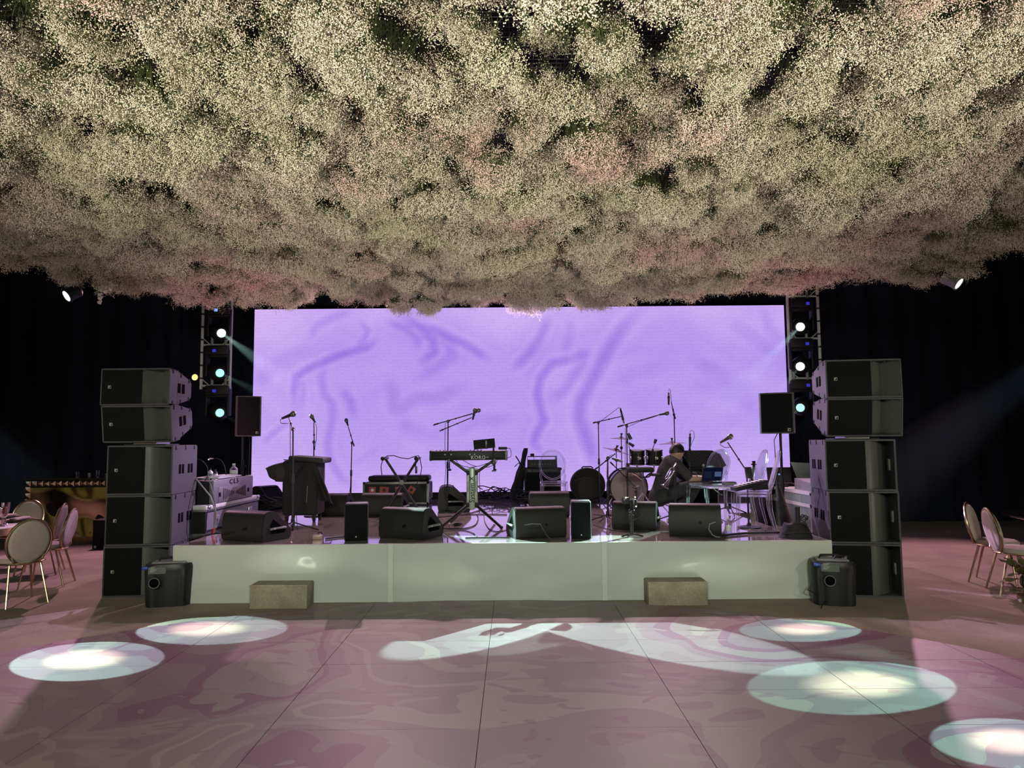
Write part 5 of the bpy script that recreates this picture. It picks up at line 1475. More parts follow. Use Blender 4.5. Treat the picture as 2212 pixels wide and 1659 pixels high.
part('foot_wedge', MB().prism([(0.0, -0.07, 0.0), (0.19, -0.07, -0.03), (0.19, -0.07, 0.032), (0.0, -0.07, 0.032)], (0, 0.14, 0)), BLK, t)
for q in range(14):
    part('key', MB().rbox((0, 0, 0), (0.022, 0.10, 0.008), 0.002, 1), WHT if q % 2 else BLK, t, loc=(-0.17 + q * 0.026, 0.02, 0.082))
t = thing('phone_screen', 'small dark tablet propped on the microphone stand by the clear chairs', 'tablet', (D(1617, 1021, 8.2).x, 8.2, D(1617, 1021, 8.2).z), R(10), None, R(-15))
part('body', MB().rbox((0, 0, 0), (0.085, 0.012, 0.13), 0.004), LAPM, t)
part('clip', MB().rbox((0, 0.015, 0), (0.03, 0.03, 0.04), 0.006), STD, t)
# green gas bottle
p = SPT(1637, 1104)
t = thing('gas_cylinder', 'green gas cylinder with black valve standing behind the clear chairs', 'cylinder', (p.x, p.y + 0.1, ZS))
GRN = mat('green_enamel', (0.12, 0.24, 0.17), 0.35)
hz = D(1636, 996, p.y).z - ZS
part('tank', MB().lathe([(0.065, 0.0), (0.075, 0.02), (0.075, hz * .72), (0.06, hz * .80), (0.025, hz * .86), (0.025, hz * .88)], 20), GRN, t)
part('valve', MB().cyl((0, 0, hz * .87), (0, 0, hz * .96), 0.020, n=10).cyl((-0.04, 0, hz * .93), (0.04, 0, hz * .93), 0.010, n=8), BLK, t)
part('hand_wheel', MB().cyl((0, 0, hz * .96), (0, 0, hz), 0.028, 0.022, n=10), BLK, t)
part('label_band', MB().lathe([(0.0765, hz * .62), (0.0765, hz * .68)], 20), WHT, t)
# right hand desk beside the stage
xr0 = 3.62
t = thing('silver_road_case', 'silver edged green lit road case beside the right speaker stack', 'case', (xr0, 8.7, 0))
RC = mat('green_lit_laminate', (0.20, 0.27, 0.22), 0.4)  # green light falling on the case is put into its colour
part('body', MB().bx(0, 0.85, 0, 1.2, 0.08, 0.98), RC, t)
for z_ in (0.08, 0.42, 0.80, 0.95):
    part('edge_trim', MB().bx(-0.008, 0.858, -0.010, 1.208, z_, z_ + 0.04), ALU, t)
for x_ in (0.0, 0.82):
    part('corner_trim', MB().bx(x_ - 0.008, x_ + 0.036, -0.010, 0.03, 0.08, 0.98), ALU, t)
part('butterfly_latch', MB().rbox((0.12, -0.012, 0.62), (0.12, 0.02, 0.14), 0.006), CHR, t)
part('butterfly_latch', MB().rbox((0.60, -0.012, 0.62), (0.12, 0.02, 0.14), 0.006), CHR, t)
part('side_latch', MB().rbox((-0.012, 0.4, 0.62), (0.02, 0.12, 0.14), 0.006), CHR, t)
for x_ in (0.1, 0.75):
    for y_2 in (0.1, 1.1):
        part('caster', MB().cyl((x_ - 0.02, y_2, 0.04), (x_ + 0.02, y_2, 0.04), 0.04, n=12), RUB, t)
t = thing('lighting_desk', 'grey lighting desk with knobs on the silver road case', 'mixing desk', (xr0 + 0.05, 8.78, 0.992))
part('body', MB().prism([(0, 0, 0), (0.70, 0, 0), (0.70, 0, 0.10), (0, 0, 0.10)], (0, 0.55, 0)).prism([(0, 0.0, 0.10), (0, 0.55, 0.10), (0, 0.55, 0.14)], (0.70, 0, 0)), GRY, t)
for q in range(8):
    part('fader_knob', MB().rbox((0.06 + q * 0.05, 0.12 + 0.06 * (q % 3), 0.118), (0.016, 0.025, 0.014), 0.004), CHR, t)
t = thing('desk_monitor', 'tilted pale screen panel standing up from the lighting desk', 'monitor', (xr0 + 0.42, 9.45, 0.992), R(-10))
MONM = mat('pale_panel', (0.26, 0.33, 0.29), 0.4)
part('panel', MB().prism([(-0.24, 0, 0.05), (0.14, 0, 0.02), (0.26, 0, 0.30), (-0.34, 0, 0.34)], (0, 0.03, 0)), MONM, t)
part('stand', MB().rbox((0.0, 0.08, 0.08), (0.08, 0.12, 0.16), 0.01), BLK, t)
p = D(1680, 1047, 9.9)
t = thing('equipment_rack', 'black equipment rack under the open laptop beside the stage', 'rack', (p.x + 0.05, 9.93, 0))
part('body', MB().rbox((0, 0.2, (p.z - 0.01) / 2), (0.45, 0.4, p.z - 0.01), 0.015), BLK, t)
for q in range(4):
    part('rack_unit', MB().bx(-0.20, 0.20, -0.008, 0.0, 0.62 + q * 0.09, 0.70 + q * 0.09), GRY if q == 2 else KEYM, t)
part('draped_cover', MB().ell((0.14, -0.02, 0.84), (0.12, 0.08, 0.2), 14, 10), FAB, t)
laptop((p.x + 0.04, 10.05, p.z), R(182), 0.34, 'closed-back laptop with small blue emblem facing the audience', 100, False)
# furled umbrella-like bag and duffel
p = SPT(1729, 1165)
t = thing('duffel_bag', 'black duffel bag slumped on the stage corner', 'bag', (p.x, p.y + 0.12, ZS))
def duf(u, v):
    a = u * 2 * PI
    w = 0.185 * (1 - 0.35 * v)
    top = 0.15 * v + 0.012 * math.sin(a * 3) * v
    return (w * math.cos(a) * (1 + .03 * math.sin(5 * a)), 0.11 * (1 - .4 * v) * math.sin(a), top)
part('body', MB().grid(duf, 28, 6).add([duf(i / 28, 1) for i in range(28)], [tuple(range(28))]).add([duf(i / 28, 0) for i in range(28)], [tuple(range(28))]), FAB, t, ang=1.2)
part('handle', MB().tube([(-0.10, -0.07, 0.12), (-0.04, -0.09, 0.17), (0.06, -0.09, 0.16), (0.10, -0.07, 0.12)], 0.010, 6), FAB2, t)
part('piping', MB().tube([(-0.17, -0.06, 0.05), (-0.05, -0.115, 0.07), (0.08, -0.11, 0.07), (0.17, -0.05, 0.05)], 0.006, 6), FAB2, t)
a_, b_ = D(1722, 1138, p.y + .1), D(1722, 1097, p.y + .12)
t = thing('rolled_tube', 'upright black tube sticking out of the duffel bag', 'tube', a_)
part('tube', MB().cyl((0, 0, -0.08), b_ - a_, 0.027, n=14), BLK, t)
part('end_cap', MB().cyl(b_ - a_, b_ - a_ + Vector((0, 0, 0.012)), 0.029, n=14), RUB, t)
part('strap', MB().tube([(-0.03, -0.03, 0.02), (0.0, -0.045, -0.02), (0.04, -0.03, -0.05)], 0.009, 6), FAB2, t)
solo('coiled_lead', MB().tube([(p.x + 0.08 + (0.05 + 0.03 * math.sin(q * 1.9)) * math.cos(q * .9), p.y + 0.14 + 0.05 * math.sin(q * .9 + .4), ZS + 0.155 + 0.035 * (1 + math.sin(q * 1.37)) + 0.001 * q) for q in range(26)], 0.005, 5), RUB, 'messy coil of black lead piled on the duffel bag', 'cable')
q0, q1 = SPT(1699, 1142), D(1692, 1078, 8.6)
t = thing('furled_bag', 'tall furled black bag leaning by the pole stand at the stage edge', 'bag', (q0.x - 0.02, q0.y + 0.05, ZS))
part('bag', MB().tube([(0.03, 0, 0.02), (0.035, 0, 0.1), (0.01, 0.05, 0.3), (-0.01, 0.08, 0.46), (-0.015, 0.1, 0.52)], [0.05, 0.07, 0.05, 0.03, 0.012], 12), FAB, t)
part('tie', MB().tube([(-0.045, 0.05, 0.31), (0.0, 0.0, 0.30), (0.06, 0.04, 0.29)], 0.008, 6), FAB2, t)
p = SPT(1573, 1153)
bottle((p.x, p.y - 0.01, ZS), 0.19, 0.036, WATER, 'clear water bottle on the stage beside the right hand wedge', WHT)
# pedal box and foot switch
p = SPT(684, 1167)
t = thing('pedal_box', 'small tan stomp box pedal at the stage edge', 'pedal', (p.x, p.y + 0.03, ZS), R(12))
part('box', MB().rbox((0, 0.05, 0.026), (0.10, 0.11, 0.05), 0.006), mat('tan_enamel', (0.40, 0.27, 0.22), 0.35), t)
part('foot_switch', MB().cyl((0.01, 0.03, 0.05), (0.01, 0.03, 0.064), 0.010, n=10), CHR, t)
part('top_handle', MB().tube([(0.0, 0.06, 0.05), (0.01, 0.06, 0.075), (0.035, 0.06, 0.075), (0.045, 0.06, 0.05)], 0.007, 6), BLK, t)
p = SPT(986, 1136)
t = thing('foot_pedal', 'black sustain pedal on the stage under the keyboard', 'pedal', (p.x, p.y, ZS), R(-15))
part('base', MB().rbox((0, 0.05, 0.014), (0.075, 0.13, 0.026), 0.006), BLK, t)
part('treadle', MB().rbox((0, 0.03, 0.042), (0.06, 0.10, 0.014), 0.005, 2, Matrix.Rotation(R(-9), 4, 'X')), GRY, t)

# ================================================================ cables lying on the stage
def floor_cable(pts, label, r=0.007, z=None, m=RUB, name='stage_cable'):
    P = [SPT(a, b) for a, b in pts]
    Q = []
    for i in range(len(P) - 1):
        for k_ in range(6):
            t_ = k_ / 6
            p0, p1, p2, p3 = P[max(i - 1, 0)], P[i], P[i + 1], P[min(i + 2, len(P) - 1)]
            Q.append(0.5 * ((2 * p1) + (p2 - p0) * t_ + (2 * p0 - 5 * p1 + 4 * p2 - p3) * t_ ** 2 + (3 * p1 - p0 - 3 * p2 + p3) * t_ ** 3))
    Q.append(P[-1])
    for v in Q: v.z = ZS + r + 0.001
    solo(name, MB().tube(Q, r, 5), m, label, 'cable')
floor_cable([(955, 1142), (1000, 1143), (1025, 1136), (1033, 1122), (1030, 1112)], 'black cable curving under the keyboard from the foot pedal')
floor_cable([(945, 1117), (1000, 1113), (1050, 1100), (1085, 1097), (1100, 1101)], 'black cable snaking from the keyboard toward the guitar bag')
floor_cable([(945, 1119), (990, 1114), (1040, 1112), (1095, 1113)], 'thick cable crossing the glossy deck below the video wall')
floor_cable([(1045, 1113), (1048, 1130), (1060, 1146), (1080, 1149), (1095, 1145)], 'thin cable looping past the right foot of the column stand', 0.005)
floor_cable([(960, 1148), (1000, 1147), (1020, 1152), (1030, 1160)], 'thin cable near the stage edge under the keyboard', 0.005)
floor_cable([(1090, 1088), (1102, 1092), (1090, 1094), (1110, 1099), (1098, 1106), (1130, 1107)], 'zigzag black cable beside the guitar bag', 0.006)
floor_cable([(1282, 1112), (1310, 1116), (1325, 1124)], 'short cable by the low drum microphone stand', 0.006)
floor_cable([(1282, 1134), (1310, 1143), (1350, 1150), (1395, 1148)], 'cable running past the feet of the instrument stand', 0.005)
floor_cable([(1285, 1120), (1303, 1119), (1295, 1128)], 'short thick cable end near the front speaker', 0.008)
floor_cable([(1560, 1160), (1610, 1155), (1660, 1153), (1695, 1152)], 'thick black cable bundle along the stage edge on the right', 0.014)
floor_cable([(1592, 1146), (1600, 1138), (1620, 1142), (1640, 1150), (1655, 1148)], 'looped cable around the base of the right microphone stand', 0.006)
floor_cable([(703, 1166), (725, 1163), (748, 1161)], 'short thick black cable reaching the left front speaker', 0.010)
floor_cable([(1005, 1164), (1050, 1163), (1100, 1163)], 'flat black cable strip along the middle of the stage edge', 0.008)
for n_, (cx_, cy_, sd) in enumerate(((1062, 1078, 3), (1085, 1080, 4), (1140, 1088, 5), (592, 1104, 6))):
    rng = random.Random(sd)
    c = SPT(cx_, cy_)
    pts = []
    for q in range(60):
        a = q * 0.62
        rr = 0.16 + 0.05 * math.sin(q * .37) + rng.uniform(-.02, .02)
        pts.append((c.x + rr * 1.1 * math.cos(a) + rng.uniform(-.03, .03), c.y + rr * .6 * math.sin(a), ZS + 0.02 + 0.10 * (q / 60) + 0.05 * (1 + math.sin(a * 1.3)) * (0.4 + q / 60)))
    solo('cable_pile', MB().tube(pts, 0.009, 5), RUB, ('tangle of black cable at the foot of the video wall', 'tangle of black cable beside the guitar bag', 'tangle of black cable in front of the bass cabinet', 'tangle of black cable behind the left wedge')[n_], 'cable')
solo('wedge_cable', MB().tube([D(a, b, 7.52) for a, b in ((1133, 1135), (1150, 1132), (1168, 1133), (1175, 1145), (1182, 1158), (1190, 1166.5))], 0.006, 5), RUB, 'black cable plugged into the wedge beside the white-rimmed front speaker', 'cable')
solo('wedge_lead', MB().tube([D(a, b, 7.62) for a, b in ((1545, 1128), (1533, 1132), (1531, 1143), (1538, 1155), (1548, 1160), (1556, 1160))], 0.007, 5), GRY, 'grey cable plugged into the wedge beside the water bottle', 'cable')
# ================================================================ crouching person
SKIN = mat('skin', (0.52, 0.33, 0.24), 0.5, var=0.08)
HAIR = mat('black_hair', (0.012, 0.010, 0.010), 0.45, bump=0.5, bscale=90)
SHIRT = mat('charcoal_shirt', (0.040, 0.037, 0.042), 0.85, bump=0.25, bscale=25)
PANTS = mat('dark_green_trousers', (0.028, 0.038, 0.038), 0.85, bump=0.25, bscale=25)
SHOE = mat('black_shoe', (0.015, 0.015, 0.015), 0.4)
PO = Vector((2.08, 10.25, ZS))
def skinmesh(name, nodes, edges, root, m, voxel, extra=None, sub=2):
    mb = MB()
    for k, (p, r) in nodes.items():
        mb.ell(p, (r, r, r), 14, 10)
    for a, b in edges:
        (p, r), (q, s) = nodes[a], nodes[b]
        mb.tube([p, p.lerp(q, 0.5), q], [r * .99, (r + s) * .495, s * .99], 14)
    if extra: extra(mb)
    o2 = bpy.data.objects.new('tmp', mb.mesh(name, m, 3.0))
    COL.objects.link(o2)
    rm = o2.modifiers.new('rm', 'REMESH')
    rm.mode = 'VOXEL'
    rm.voxel_size = voxel
    rm.use_smooth_shade = True
    sm2 = o2.modifiers.new('sm', 'SMOOTH')
    sm2.iterations = sub
    me3 = bpy.data.meshes.new_from_object(o2.evaluated_get(bpy.context.evaluated_depsgraph_get()))
    bpy.data.objects.remove(o2, do_unlink=True)
    me3.name = name
    if not me3.materials: me3.materials.append(m)
    me3.polygons.foreach_set('use_smooth', [True] * len(me3.polygons))
    return me3
J = {  # joints, in the person's frame: x to the right of the picture, y away, z up
    'pelvis': (0.06, 0.14, 0.27), 'belly': (0.10, 0.13, 0.42), 'chest': (0.160, 0.10, 0.60), 'upper': (0.200, 0.09, 0.72), 'neck': (0.235, 0.085, 0.80), 'head': (0.290, 0.08, 0.90),
    'rs': (0.260, -0.07, 0.715), 're': (0.420, -0.15, 0.51), 'rw': (0.66, -0.15, 0.505), 'rk': (0.74, -0.16, 0.49),
    'ls': (0.230, 0.25, 0.70), 'le': (0.450, 0.33, 0.50), 'lw': (0.68, 0.05, 0.515), 'lk': (0.76, -0.02, 0.505),
    'rh': (0.06, 0.03, 0.25), 'rkn': (0.54, -0.02, 0.42), 'ra': (0.38, 0.0, 0.08), 'rt': (0.58, -0.03, 0.035), 'rheel': (0.34, 0.0, 0.05),
    'lh': (0.07, 0.25, 0.25), 'lkn': (0.50, 0.33, 0.40), 'la': (0.30, 0.30, 0.08), 'lt': (0.50, 0.33, 0.035), 'lheel': (0.26, 0.30, 0.05)}
V = {k: Vector(v) for k, v in J.items()}
pt = thing('person', 'person in a charcoal shirt crouching over a laptop behind the wedges', 'person', PO)
N = {k: (V[k], r) for k, r in dict(pelvis=.12, belly=.115, chest=.125, upper=.10, neck=.055, head=.072, rs=.055, re=.042, rw=.028, rk=.030, ls=.055, le=.042, lw=.028, lk=.030,
                                  rh=.085, rkn=.060, ra=.040, rt=.030, lh=.085, lkn=.060, la=.040, lt=.030).items()}
E = [('pelvis', 'belly'), ('belly', 'chest'), ('chest', 'upper'), ('upper', 'neck'), ('neck', 'head'), ('upper', 'rs'), ('rs', 're'), ('re', 'rw'), ('rw', 'rk'), ('upper', 'ls'), ('ls', 'le'), ('le', 'lw'), ('lw', 'lk'),
     ('pelvis', 'rh'), ('rh', 'rkn'), ('rkn', 'ra'), ('ra', 'rt'), ('pelvis', 'lh'), ('lh', 'lkn'), ('lkn', 'la'), ('la', 'lt')]
hd = Vector((0.302, 0.075, 0.885))
HM = Matrix.Translation(hd) @ Matrix.Rotation(R(22), 4, 'Z') @ Matrix.Rotation(R(26), 4, 'Y')      # head frame: +x is the face
def hands(mb):
    # head with brow, nose, chin and ears
    mb.ell((0, 0, 0.0), (0.100, 0.080, 0.112), 20, 14, HM)
    mb.ell((0.045, 0, -0.060), (0.050, 0.050, 0.055), 14, 10, HM)
    mb.ell((0.094, 0, -0.012), (0.022, 0.014, 0.026), 10, 8, HM)
    mb.ell((0.080, 0, 0.026), (0.022, 0.05, 0.014), 10, 8, HM)
    for s in (-1, 1):
        mb.ell((-0.002, s * 0.077, -0.012), (0.022, 0.012, 0.034), 10, 8, HM)
    for wk, kk, s in (('rw', 'rk', 1), ('lw', 'lk', -1)):
        w, k_ = V[wk], V[kk]
        d = (k_ - w).normalized()
        side = Vector((0, 0, 1)).cross(d).normalized()
        pc = w + d * 0.055
        mb.tube([w - d * 0.01, w + d * 0.03, w + d * 0.085], [0.024, 0.034, 0.034], 10)
        for q, (off, ln) in enumerate(((-0.030, .062), (-0.010, .074), (0.010, .078), (0.028, .068))):
            b = w + d * 0.085 + side * off
            mb.tube([b - d * 0.02, b + d * ln * .45 + Vector((0, 0, 0.006)), b + d * ln * .78 - Vector((0, 0, 0.006)), b + d * ln - Vector((0, 0, 0.022))], [0.0095, 0.009, 0.008, 0.006], 8)
        b = w + d * 0.03 + side * s * 0.03
        mb.tube([b, b + d * 0.03 + side * s * 0.025 - Vector((0, 0, 0.008)), b + d * 0.06 + side * s * 0.03 - Vector((0, 0, 0.014))], [0.012, 0.010, 0.007], 8)
body = skinmesh('body', N, E, 'pelvis', SKIN, 0.0085, hands)
part('body', body, None, pt)
NS = {k: (V[k], r) for k, r in dict(pelvis=.150, belly=.140, chest=.150, upper=.122, rs=.075, ls=.075).items()}
NS['hem'] = (V['pelvis'] + Vector((-0.03, 0, -0.03)), .150)
NS['col'] = (V['neck'] - Vector((0.015, 0, 0.02)), .068)
for s in 'rl':
    NS[s + 'e2'] = (V[s + 's'] * .45 + V[s + 'e'] * .55, .068)
    NS[s + 'e3'] = (V[s + 's'] * .12 + V[s + 'e'] * .88, .064)
part('shirt', skinmesh('shirt', NS, [('hem', 'pelvis'), ('pelvis', 'belly'), ('belly', 'chest'), ('chest', 'upper'), ('upper', 'col'), ('upper', 'rs'), ('rs', 're2'), ('re2', 're3'), ('upper', 'ls'), ('ls', 'le2'), ('le2', 'le3')], 'belly', SHIRT, 0.012, None, 8), None, pt)
NT = {k: (V[k], r) for k, r in dict(pelvis=.145, rh=.112, rkn=.082, lh=.112, lkn=.082).items()}
for s in 'rl':
    NT[s + 'm'] = ((V[s + 'h'] + V[s + 'kn']) / 2, .105)
    NT[s + 'c'] = ((V[s + 'kn'] + V[s + 'a']) / 2, .072)
    NT[s + 'b'] = (V[s + 'a'] + Vector((0, 0, 0.015)), .060)
part('trousers', skinmesh('trousers', NT, [('pelvis', 'rh'), ('rh', 'rm'), ('rm', 'rkn'), ('rkn', 'rc'), ('rc', 'rb'), ('pelvis', 'lh'), ('lh', 'lm'), ('lm', 'lkn'), ('lkn', 'lc'), ('lc', 'lb')], 'pelvis', PANTS, 0.012, None, 8), None, pt)
for s in 'rl':
    part('shoe', MB().tube([V[s + 'heel'], V[s + 'heel'] + Vector((0.06, 0, 0)), V[s + 't'] - Vector((0.06, 0, 0)), V[s + 't'] + Vector((0.03, 0, -0.0))], [0.034, 0.048, 0.046, 0.030], 12), SHOE, pt)
hb = MB()
def cap(u, v):
    a = u * 2 * PI
    el = PI / 2 - v * (1.72 + 0.50 * max(0.0, -math.cos(a)) - 0.45 * max(0.0, math.cos(a)))
    wob = 1 + 0.025 * math.sin(7 * a + 3 * v) * v
    return HM @ Vector((0.113 * wob * math.cos(el) * math.cos(a) - 0.006, 0.091 * wob * math.cos(el) * math.sin(a), 0.125 * math.sin(el) + 0.002))
hb.grid(cap, 36, 12)
part('hair', hb, HAIR, pt, ang=3.0)
# ================================================================ guest tables, chairs, bar
UPH = mat('beige_velvet', (0.46, 0.40, 0.36), 0.85, bump=0.15, bscale=80)
UPH2 = mat('blush_velvet', (0.40, 0.32, 0.33), 0.85, bump=0.15, bscale=80)
TOPM = mat('table_white', (0.62, 0.58, 0.56), 0.3)
BLKG = mat('black_gloss', (0.01, 0.01, 0.012), 0.08, coat=0.6)
def round_chair(loc, rz, label, upm=UPH, grp='round back chairs at the left table'):
    """faces local -y; the back stands at +y."""
    t = thing('dining_chair', label, 'chair', loc, rz, grp)
    lean = lambda z: 0.20 + (z - 0.47) * 0.20
    part('seat', lambda: MB().lathe([(0.19, 0.415), (0.215, 0.43), (0.22, 0.46), (0.20, 0.48), (0.01, 0.487)], 28), upm, t, 'rc_seat' + upm.name)
    part('seat_rail', lambda: MB().tube([(0.222 * math.cos(i * PI / 14), 0.222 * math.sin(i * PI / 14), 0.425) for i in range(28)], 0.011, 8, True), GOLD, t, 'rc_rail')
    zc, ry_, rx_ = 0.645, 0.232, 0.205
    def pad(off, th):
        m = MB()
        n = 32
        P = [Vector((rx_ * .93 * math.cos(2 * PI * i / n), 0, ry_ * .95 * math.sin(2 * PI * i / n))) for i in range(n)]
        mk = lambda s, o: [Vector((p.x * s, lean(zc + p.z * s) + o, zc + p.z * s)) for p in P]
        rings = [mk(1.0, off - th * .2), mk(0.97, off + th * .55), mk(0.85, off + th), mk(0.4, off + th * 1.2)]
        vs = [v for r_ in rings for v in r_]
        fs = [(j * n + i, j * n + (i + 1) % n, (j + 1) * n + (i + 1) % n, (j + 1) * n + i) for j in range(3) for i in range(n)]
        fs += [tuple(range(3 * n, 4 * n))]
        return m.add(vs, fs)
    part('back_pad_front', lambda: pad(-0.004, -0.035), upm, t, 'rc_padf' + upm.name, ang=1.2)
    part('back_pad_rear', lambda: pad(0.004, 0.022), upm, t, 'rc_padr' + upm.name, ang=1.2)
    part('back_rim', lambda: MB().tube([(rx_ * math.cos(i * PI / 16), lean(zc + ry_ * math.sin(i * PI / 16)), zc + ry_ * math.sin(i * PI / 16)) for i in range(32)], 0.013, 8, True), GOLD, t, 'rc_rim')
    for s in (-1, 1):
        part('back_support', (lambda s=s: MB().tube([(s * 0.11, 0.185, 0.425), (s * 0.13, 0.215, 0.46), (s * 0.15, lean(0.50), 0.50)], 0.011, 8)), GOLD, t, 'rc_sup%d' % s)
        part('leg', (lambda s=s: MB().tube([(s * 0.15, -0.14, 0.42), (s * 0.20, -0.20, 0.0)], [0.013, 0.010], 8)), GOLD, t, 'rc_lf%d' % s)
        part('leg', (lambda s=s: MB().tube([(s * 0.14, 0.15, 0.42), (s * 0.19, 0.26, 0.0)], [0.013, 0.010], 8)), GOLD, t, 'rc_lr%d' % s)
    return t
def face(v):          # heading so that the chair's front (-y) points along v
    return math.atan2(v[0], -v[1])
ca_ = G(48, 1312)
round_chair((ca_.x - 0.20, ca_.y + 0.22, 0), face((-0.80, 0.60)), 'beige round back chair with its rear toward the viewer at the left table')
cb_ = G(140, 1265)
round_chair((cb_.x - 0.27, cb_.y + 0.05, 0), face((-0.97, -0.24)), 'round back chair nearest the speaker stack at the left table', UPH2)
cc_ = G(112, 1252)
round_chair((cc_.x - 0.46, cc_.y + 0.42, 0), face((-0.95, -0.30)), 'round back chair just behind the outermost one at the left table', UPH2)
round_chair((-6.70, 9.72, 0), face((0.1, -1)), 'round back chair on the far side of the left table facing the viewer')
round_chair((-6.55, 6.85, 0), face((0.2, 1)), 'pale round back chair cut off by the picture edge at the left table')
TC = Vector((-6.40, 8.1, 0))
t = thing('round_table', 'round gold edged dining table at the left picture edge', 'table', TC)
part('top', MB().lathe([(0.86, 0.715), (0.90, 0.725), (0.90, 0.745), (0.88, 0.752), (0.01, 0.753)], 48), TOPM, t)
part('gold_rim', MB().lathe([(0.88, 0.655), (0.905, 0.655), (0.905, 0.735), (0.88, 0.735), (0.88, 0.655)], 48), GOLD, t)
for q in range(3):
    a = R(-30 + 120 * q)
    part('leg', MB().prism([(0.42 * math.cos(a) - 0.03, 0.42 * math.sin(a), 0.0), (0.42 * math.cos(a) + 0.03, 0.42 * math.sin(a), 0.0), (0.50 * math.cos(a) + 0.06, 0.50 * math.sin(a), 0.70), (0.50 * math.cos(a) - 0.06, 0.50 * math.sin(a), 0.70)], (0, 0.03, 0)), GOLD, t)
part('foot_plate', MB().lathe([(0.46, 0.0), (0.46, 0.012), (0.01, 0.014)], 32), GOLD, t)
PLT = mat('blush_porcelain', (0.62, 0.52, 0.50), 0.25)
NAP = mat('blush_linen', (0.55, 0.45, 0.44), 0.8, bump=0.2)
def plate(x, y, lab, z=0.754):
    t = thing('plate', lab, 'plate', (x, y, z), 0, 'place settings on the left table')
    part('charger', MB().lathe([(0.10, 0.0), (0.155, 0.012), (0.16, 0.016), (0.10, 0.006), (0.01, 0.005)], 32), GOLD, t)
    part('dish', MB().lathe([(0.08, 0.012), (0.13, 0.03), (0.135, 0.034), (0.08, 0.018), (0.01, 0.016)], 32), PLT, t)
    part('napkin', MB().rbox((0.0, 0.0, 0.042), (0.09, 0.24, 0.018), 0.006), NAP, t)
plate(-5.92, 7.60, 'blush plate with napkin at the near side of the left table')
plate(-5.74, 8.36, 'blush plate with napkin on the speaker side of the left table')
plate(-6.15, 8.72, 'blush plate with napkin at the far side of the left table')
GLS = clear_mat('rose_crystal', (0.80, 0.66, 0.62), 0.62)
def goblet(x, y, lab, h=0.2):
    t = thing('goblet', lab, 'glass', (x, y, 0.754), 0, 'goblets on the left table')
    part('bowl', MB().lathe([(0.008, h * .45), (0.028, h * .52), (0.040, h * .72), (0.042, h), (0.039, h), (0.036, h * .72), (0.02, h * .54)], 18), GLS, t)
    part('stem', MB().lathe([(0.036, 0.0), (0.034, 0.006), (0.008, 0.014), (0.012, h * .2), (0.006, h * .3), (0.010, h * .46)], 14), GLS, t)
goblet(-5.60, 7.90, 'rose crystal goblet nearest the table rim')
goblet(-5.69, 8.00, 'rose crystal goblet second from the table rim')
goblet(-5.74, 8.12, 'taller rose crystal goblet farther from the table rim', 0.24)
goblet(-5.72, 7.84, 'rose crystal goblet beside the near plate', 0.17)
# right table
ce_ = G(2172, 1284)
round_chair((ce_.x + 0.20, ce_.y + 0.05, 0), face((0.95, -0.25)), 'round back chair with pink lit rear at the right picture edge', UPH, 'round back chairs at the right table')
round_chair((ce_.x + 0.36, ce_.y + 0.62, 0), face((0.72, -0.70)), 'round back chair behind the pink lit one at the right table', UPH, 'round back chairs at the right table')
t = thing('black_table', 'glossy black round table at the right picture edge', 'table', (6.55, 8.05, 0))
part('top', MB().lathe([(0.84, 0.715), (0.90, 0.735), (0.90, 0.75), (0.01, 0.755)], 48), BLKG, t)
part('pedestal', MB().lathe([(0.34, 0.0), (0.32, 0.03), (0.08, 0.08), (0.07, 0.60), (0.25, 0.715)], 28), BLKG, t)
# bronze leaf arrangement on the carpet
LEAF = mat('bronze_green_leaf', (0.10, 0.095, 0.035), 0.35, var=0.4, scale=8)
pl = G(2214, 1308)
t = thing('leaf_arrangement', 'arrangement of glossy bronze green leaves on the carpet at the right edge', 'plant', (pl.x + 0.10, pl.y + 0.1, 0))
rng = random.Random(5)
def leaf_mesh(Ln, Wd):
    def fn(u, v):
        w = Wd * math.sin(PI * min(1, v * 1.02)) ** 0.8 * (u - .5)
        return (w, Ln * v, 0.05 * math.sin(v * 2.2) - 0.25 * abs(w) + 0.008 * math.sin(v * 14))
    return MB().grid(fn, 4, 8).mesh('leaf', LEAF, 3.0)
lm = [leaf_mesh(0.20, 0.10), leaf_mesh(0.17, 0.085)]
for q in range(26):
    a = rng.uniform(0, 2 * PI)
    zz = 0.05 + 0.30 * rng.random()
    part('leaf', lm[q % 2], None, t, loc=(0.05 * math.cos(a), 0.05 * math.sin(a), zz), rot=(rng.uniform(-0.5, 0.7), rng.uniform(-0.3, 0.3), a - PI / 2))
part('stem', MB().cyl((0, 0, 0.0), (0, 0, 0.36), 0.03, 0.015, n=8), LEAF, t)
part('pot', MB().lathe([(0.07, 0.0), (0.09, 0.05), (0.085, 0.08), (0.01, 0.08)], 16), GOLD, t)
# mirrored gold bar
MIR = mat('gold_mirror', (0.78, 0.66, 0.42), 0.07, 1.0, var=0.05)
b0 = G(46, 1173)
b1x = D(300, 1173, b0.y).x
t = thing('mirror_bar', 'gold mirrored bar counter with beaded border at the left', 'bar', (b0.x, b0.y, 0))
bw = b1x - b0.x
part('body', MB().bx(0, bw, 0.05, 0.7, 0.02, 1.05), BLK, t)
def mir(u, v):
    return (bw * u, 0.030 - 0.014 * math.sin(u * PI * 5 + 2 * v) - 0.010 * math.sin(v * 7 + u * 4), 0.10 + 0.82 * v)
part('mirror_front', MB().grid(mir, 40, 16), MIR, t, ang=3.0)
part('counter_top', MB().bx(-0.02, bw, 0.0, 0.75, 1.05, 1.08), BLKG, t)
part('kick_board', MB().bx(0, bw, 0.02, 0.06, 0.0, 0.10), GOLD, t)
n = int(bw / 0.105)
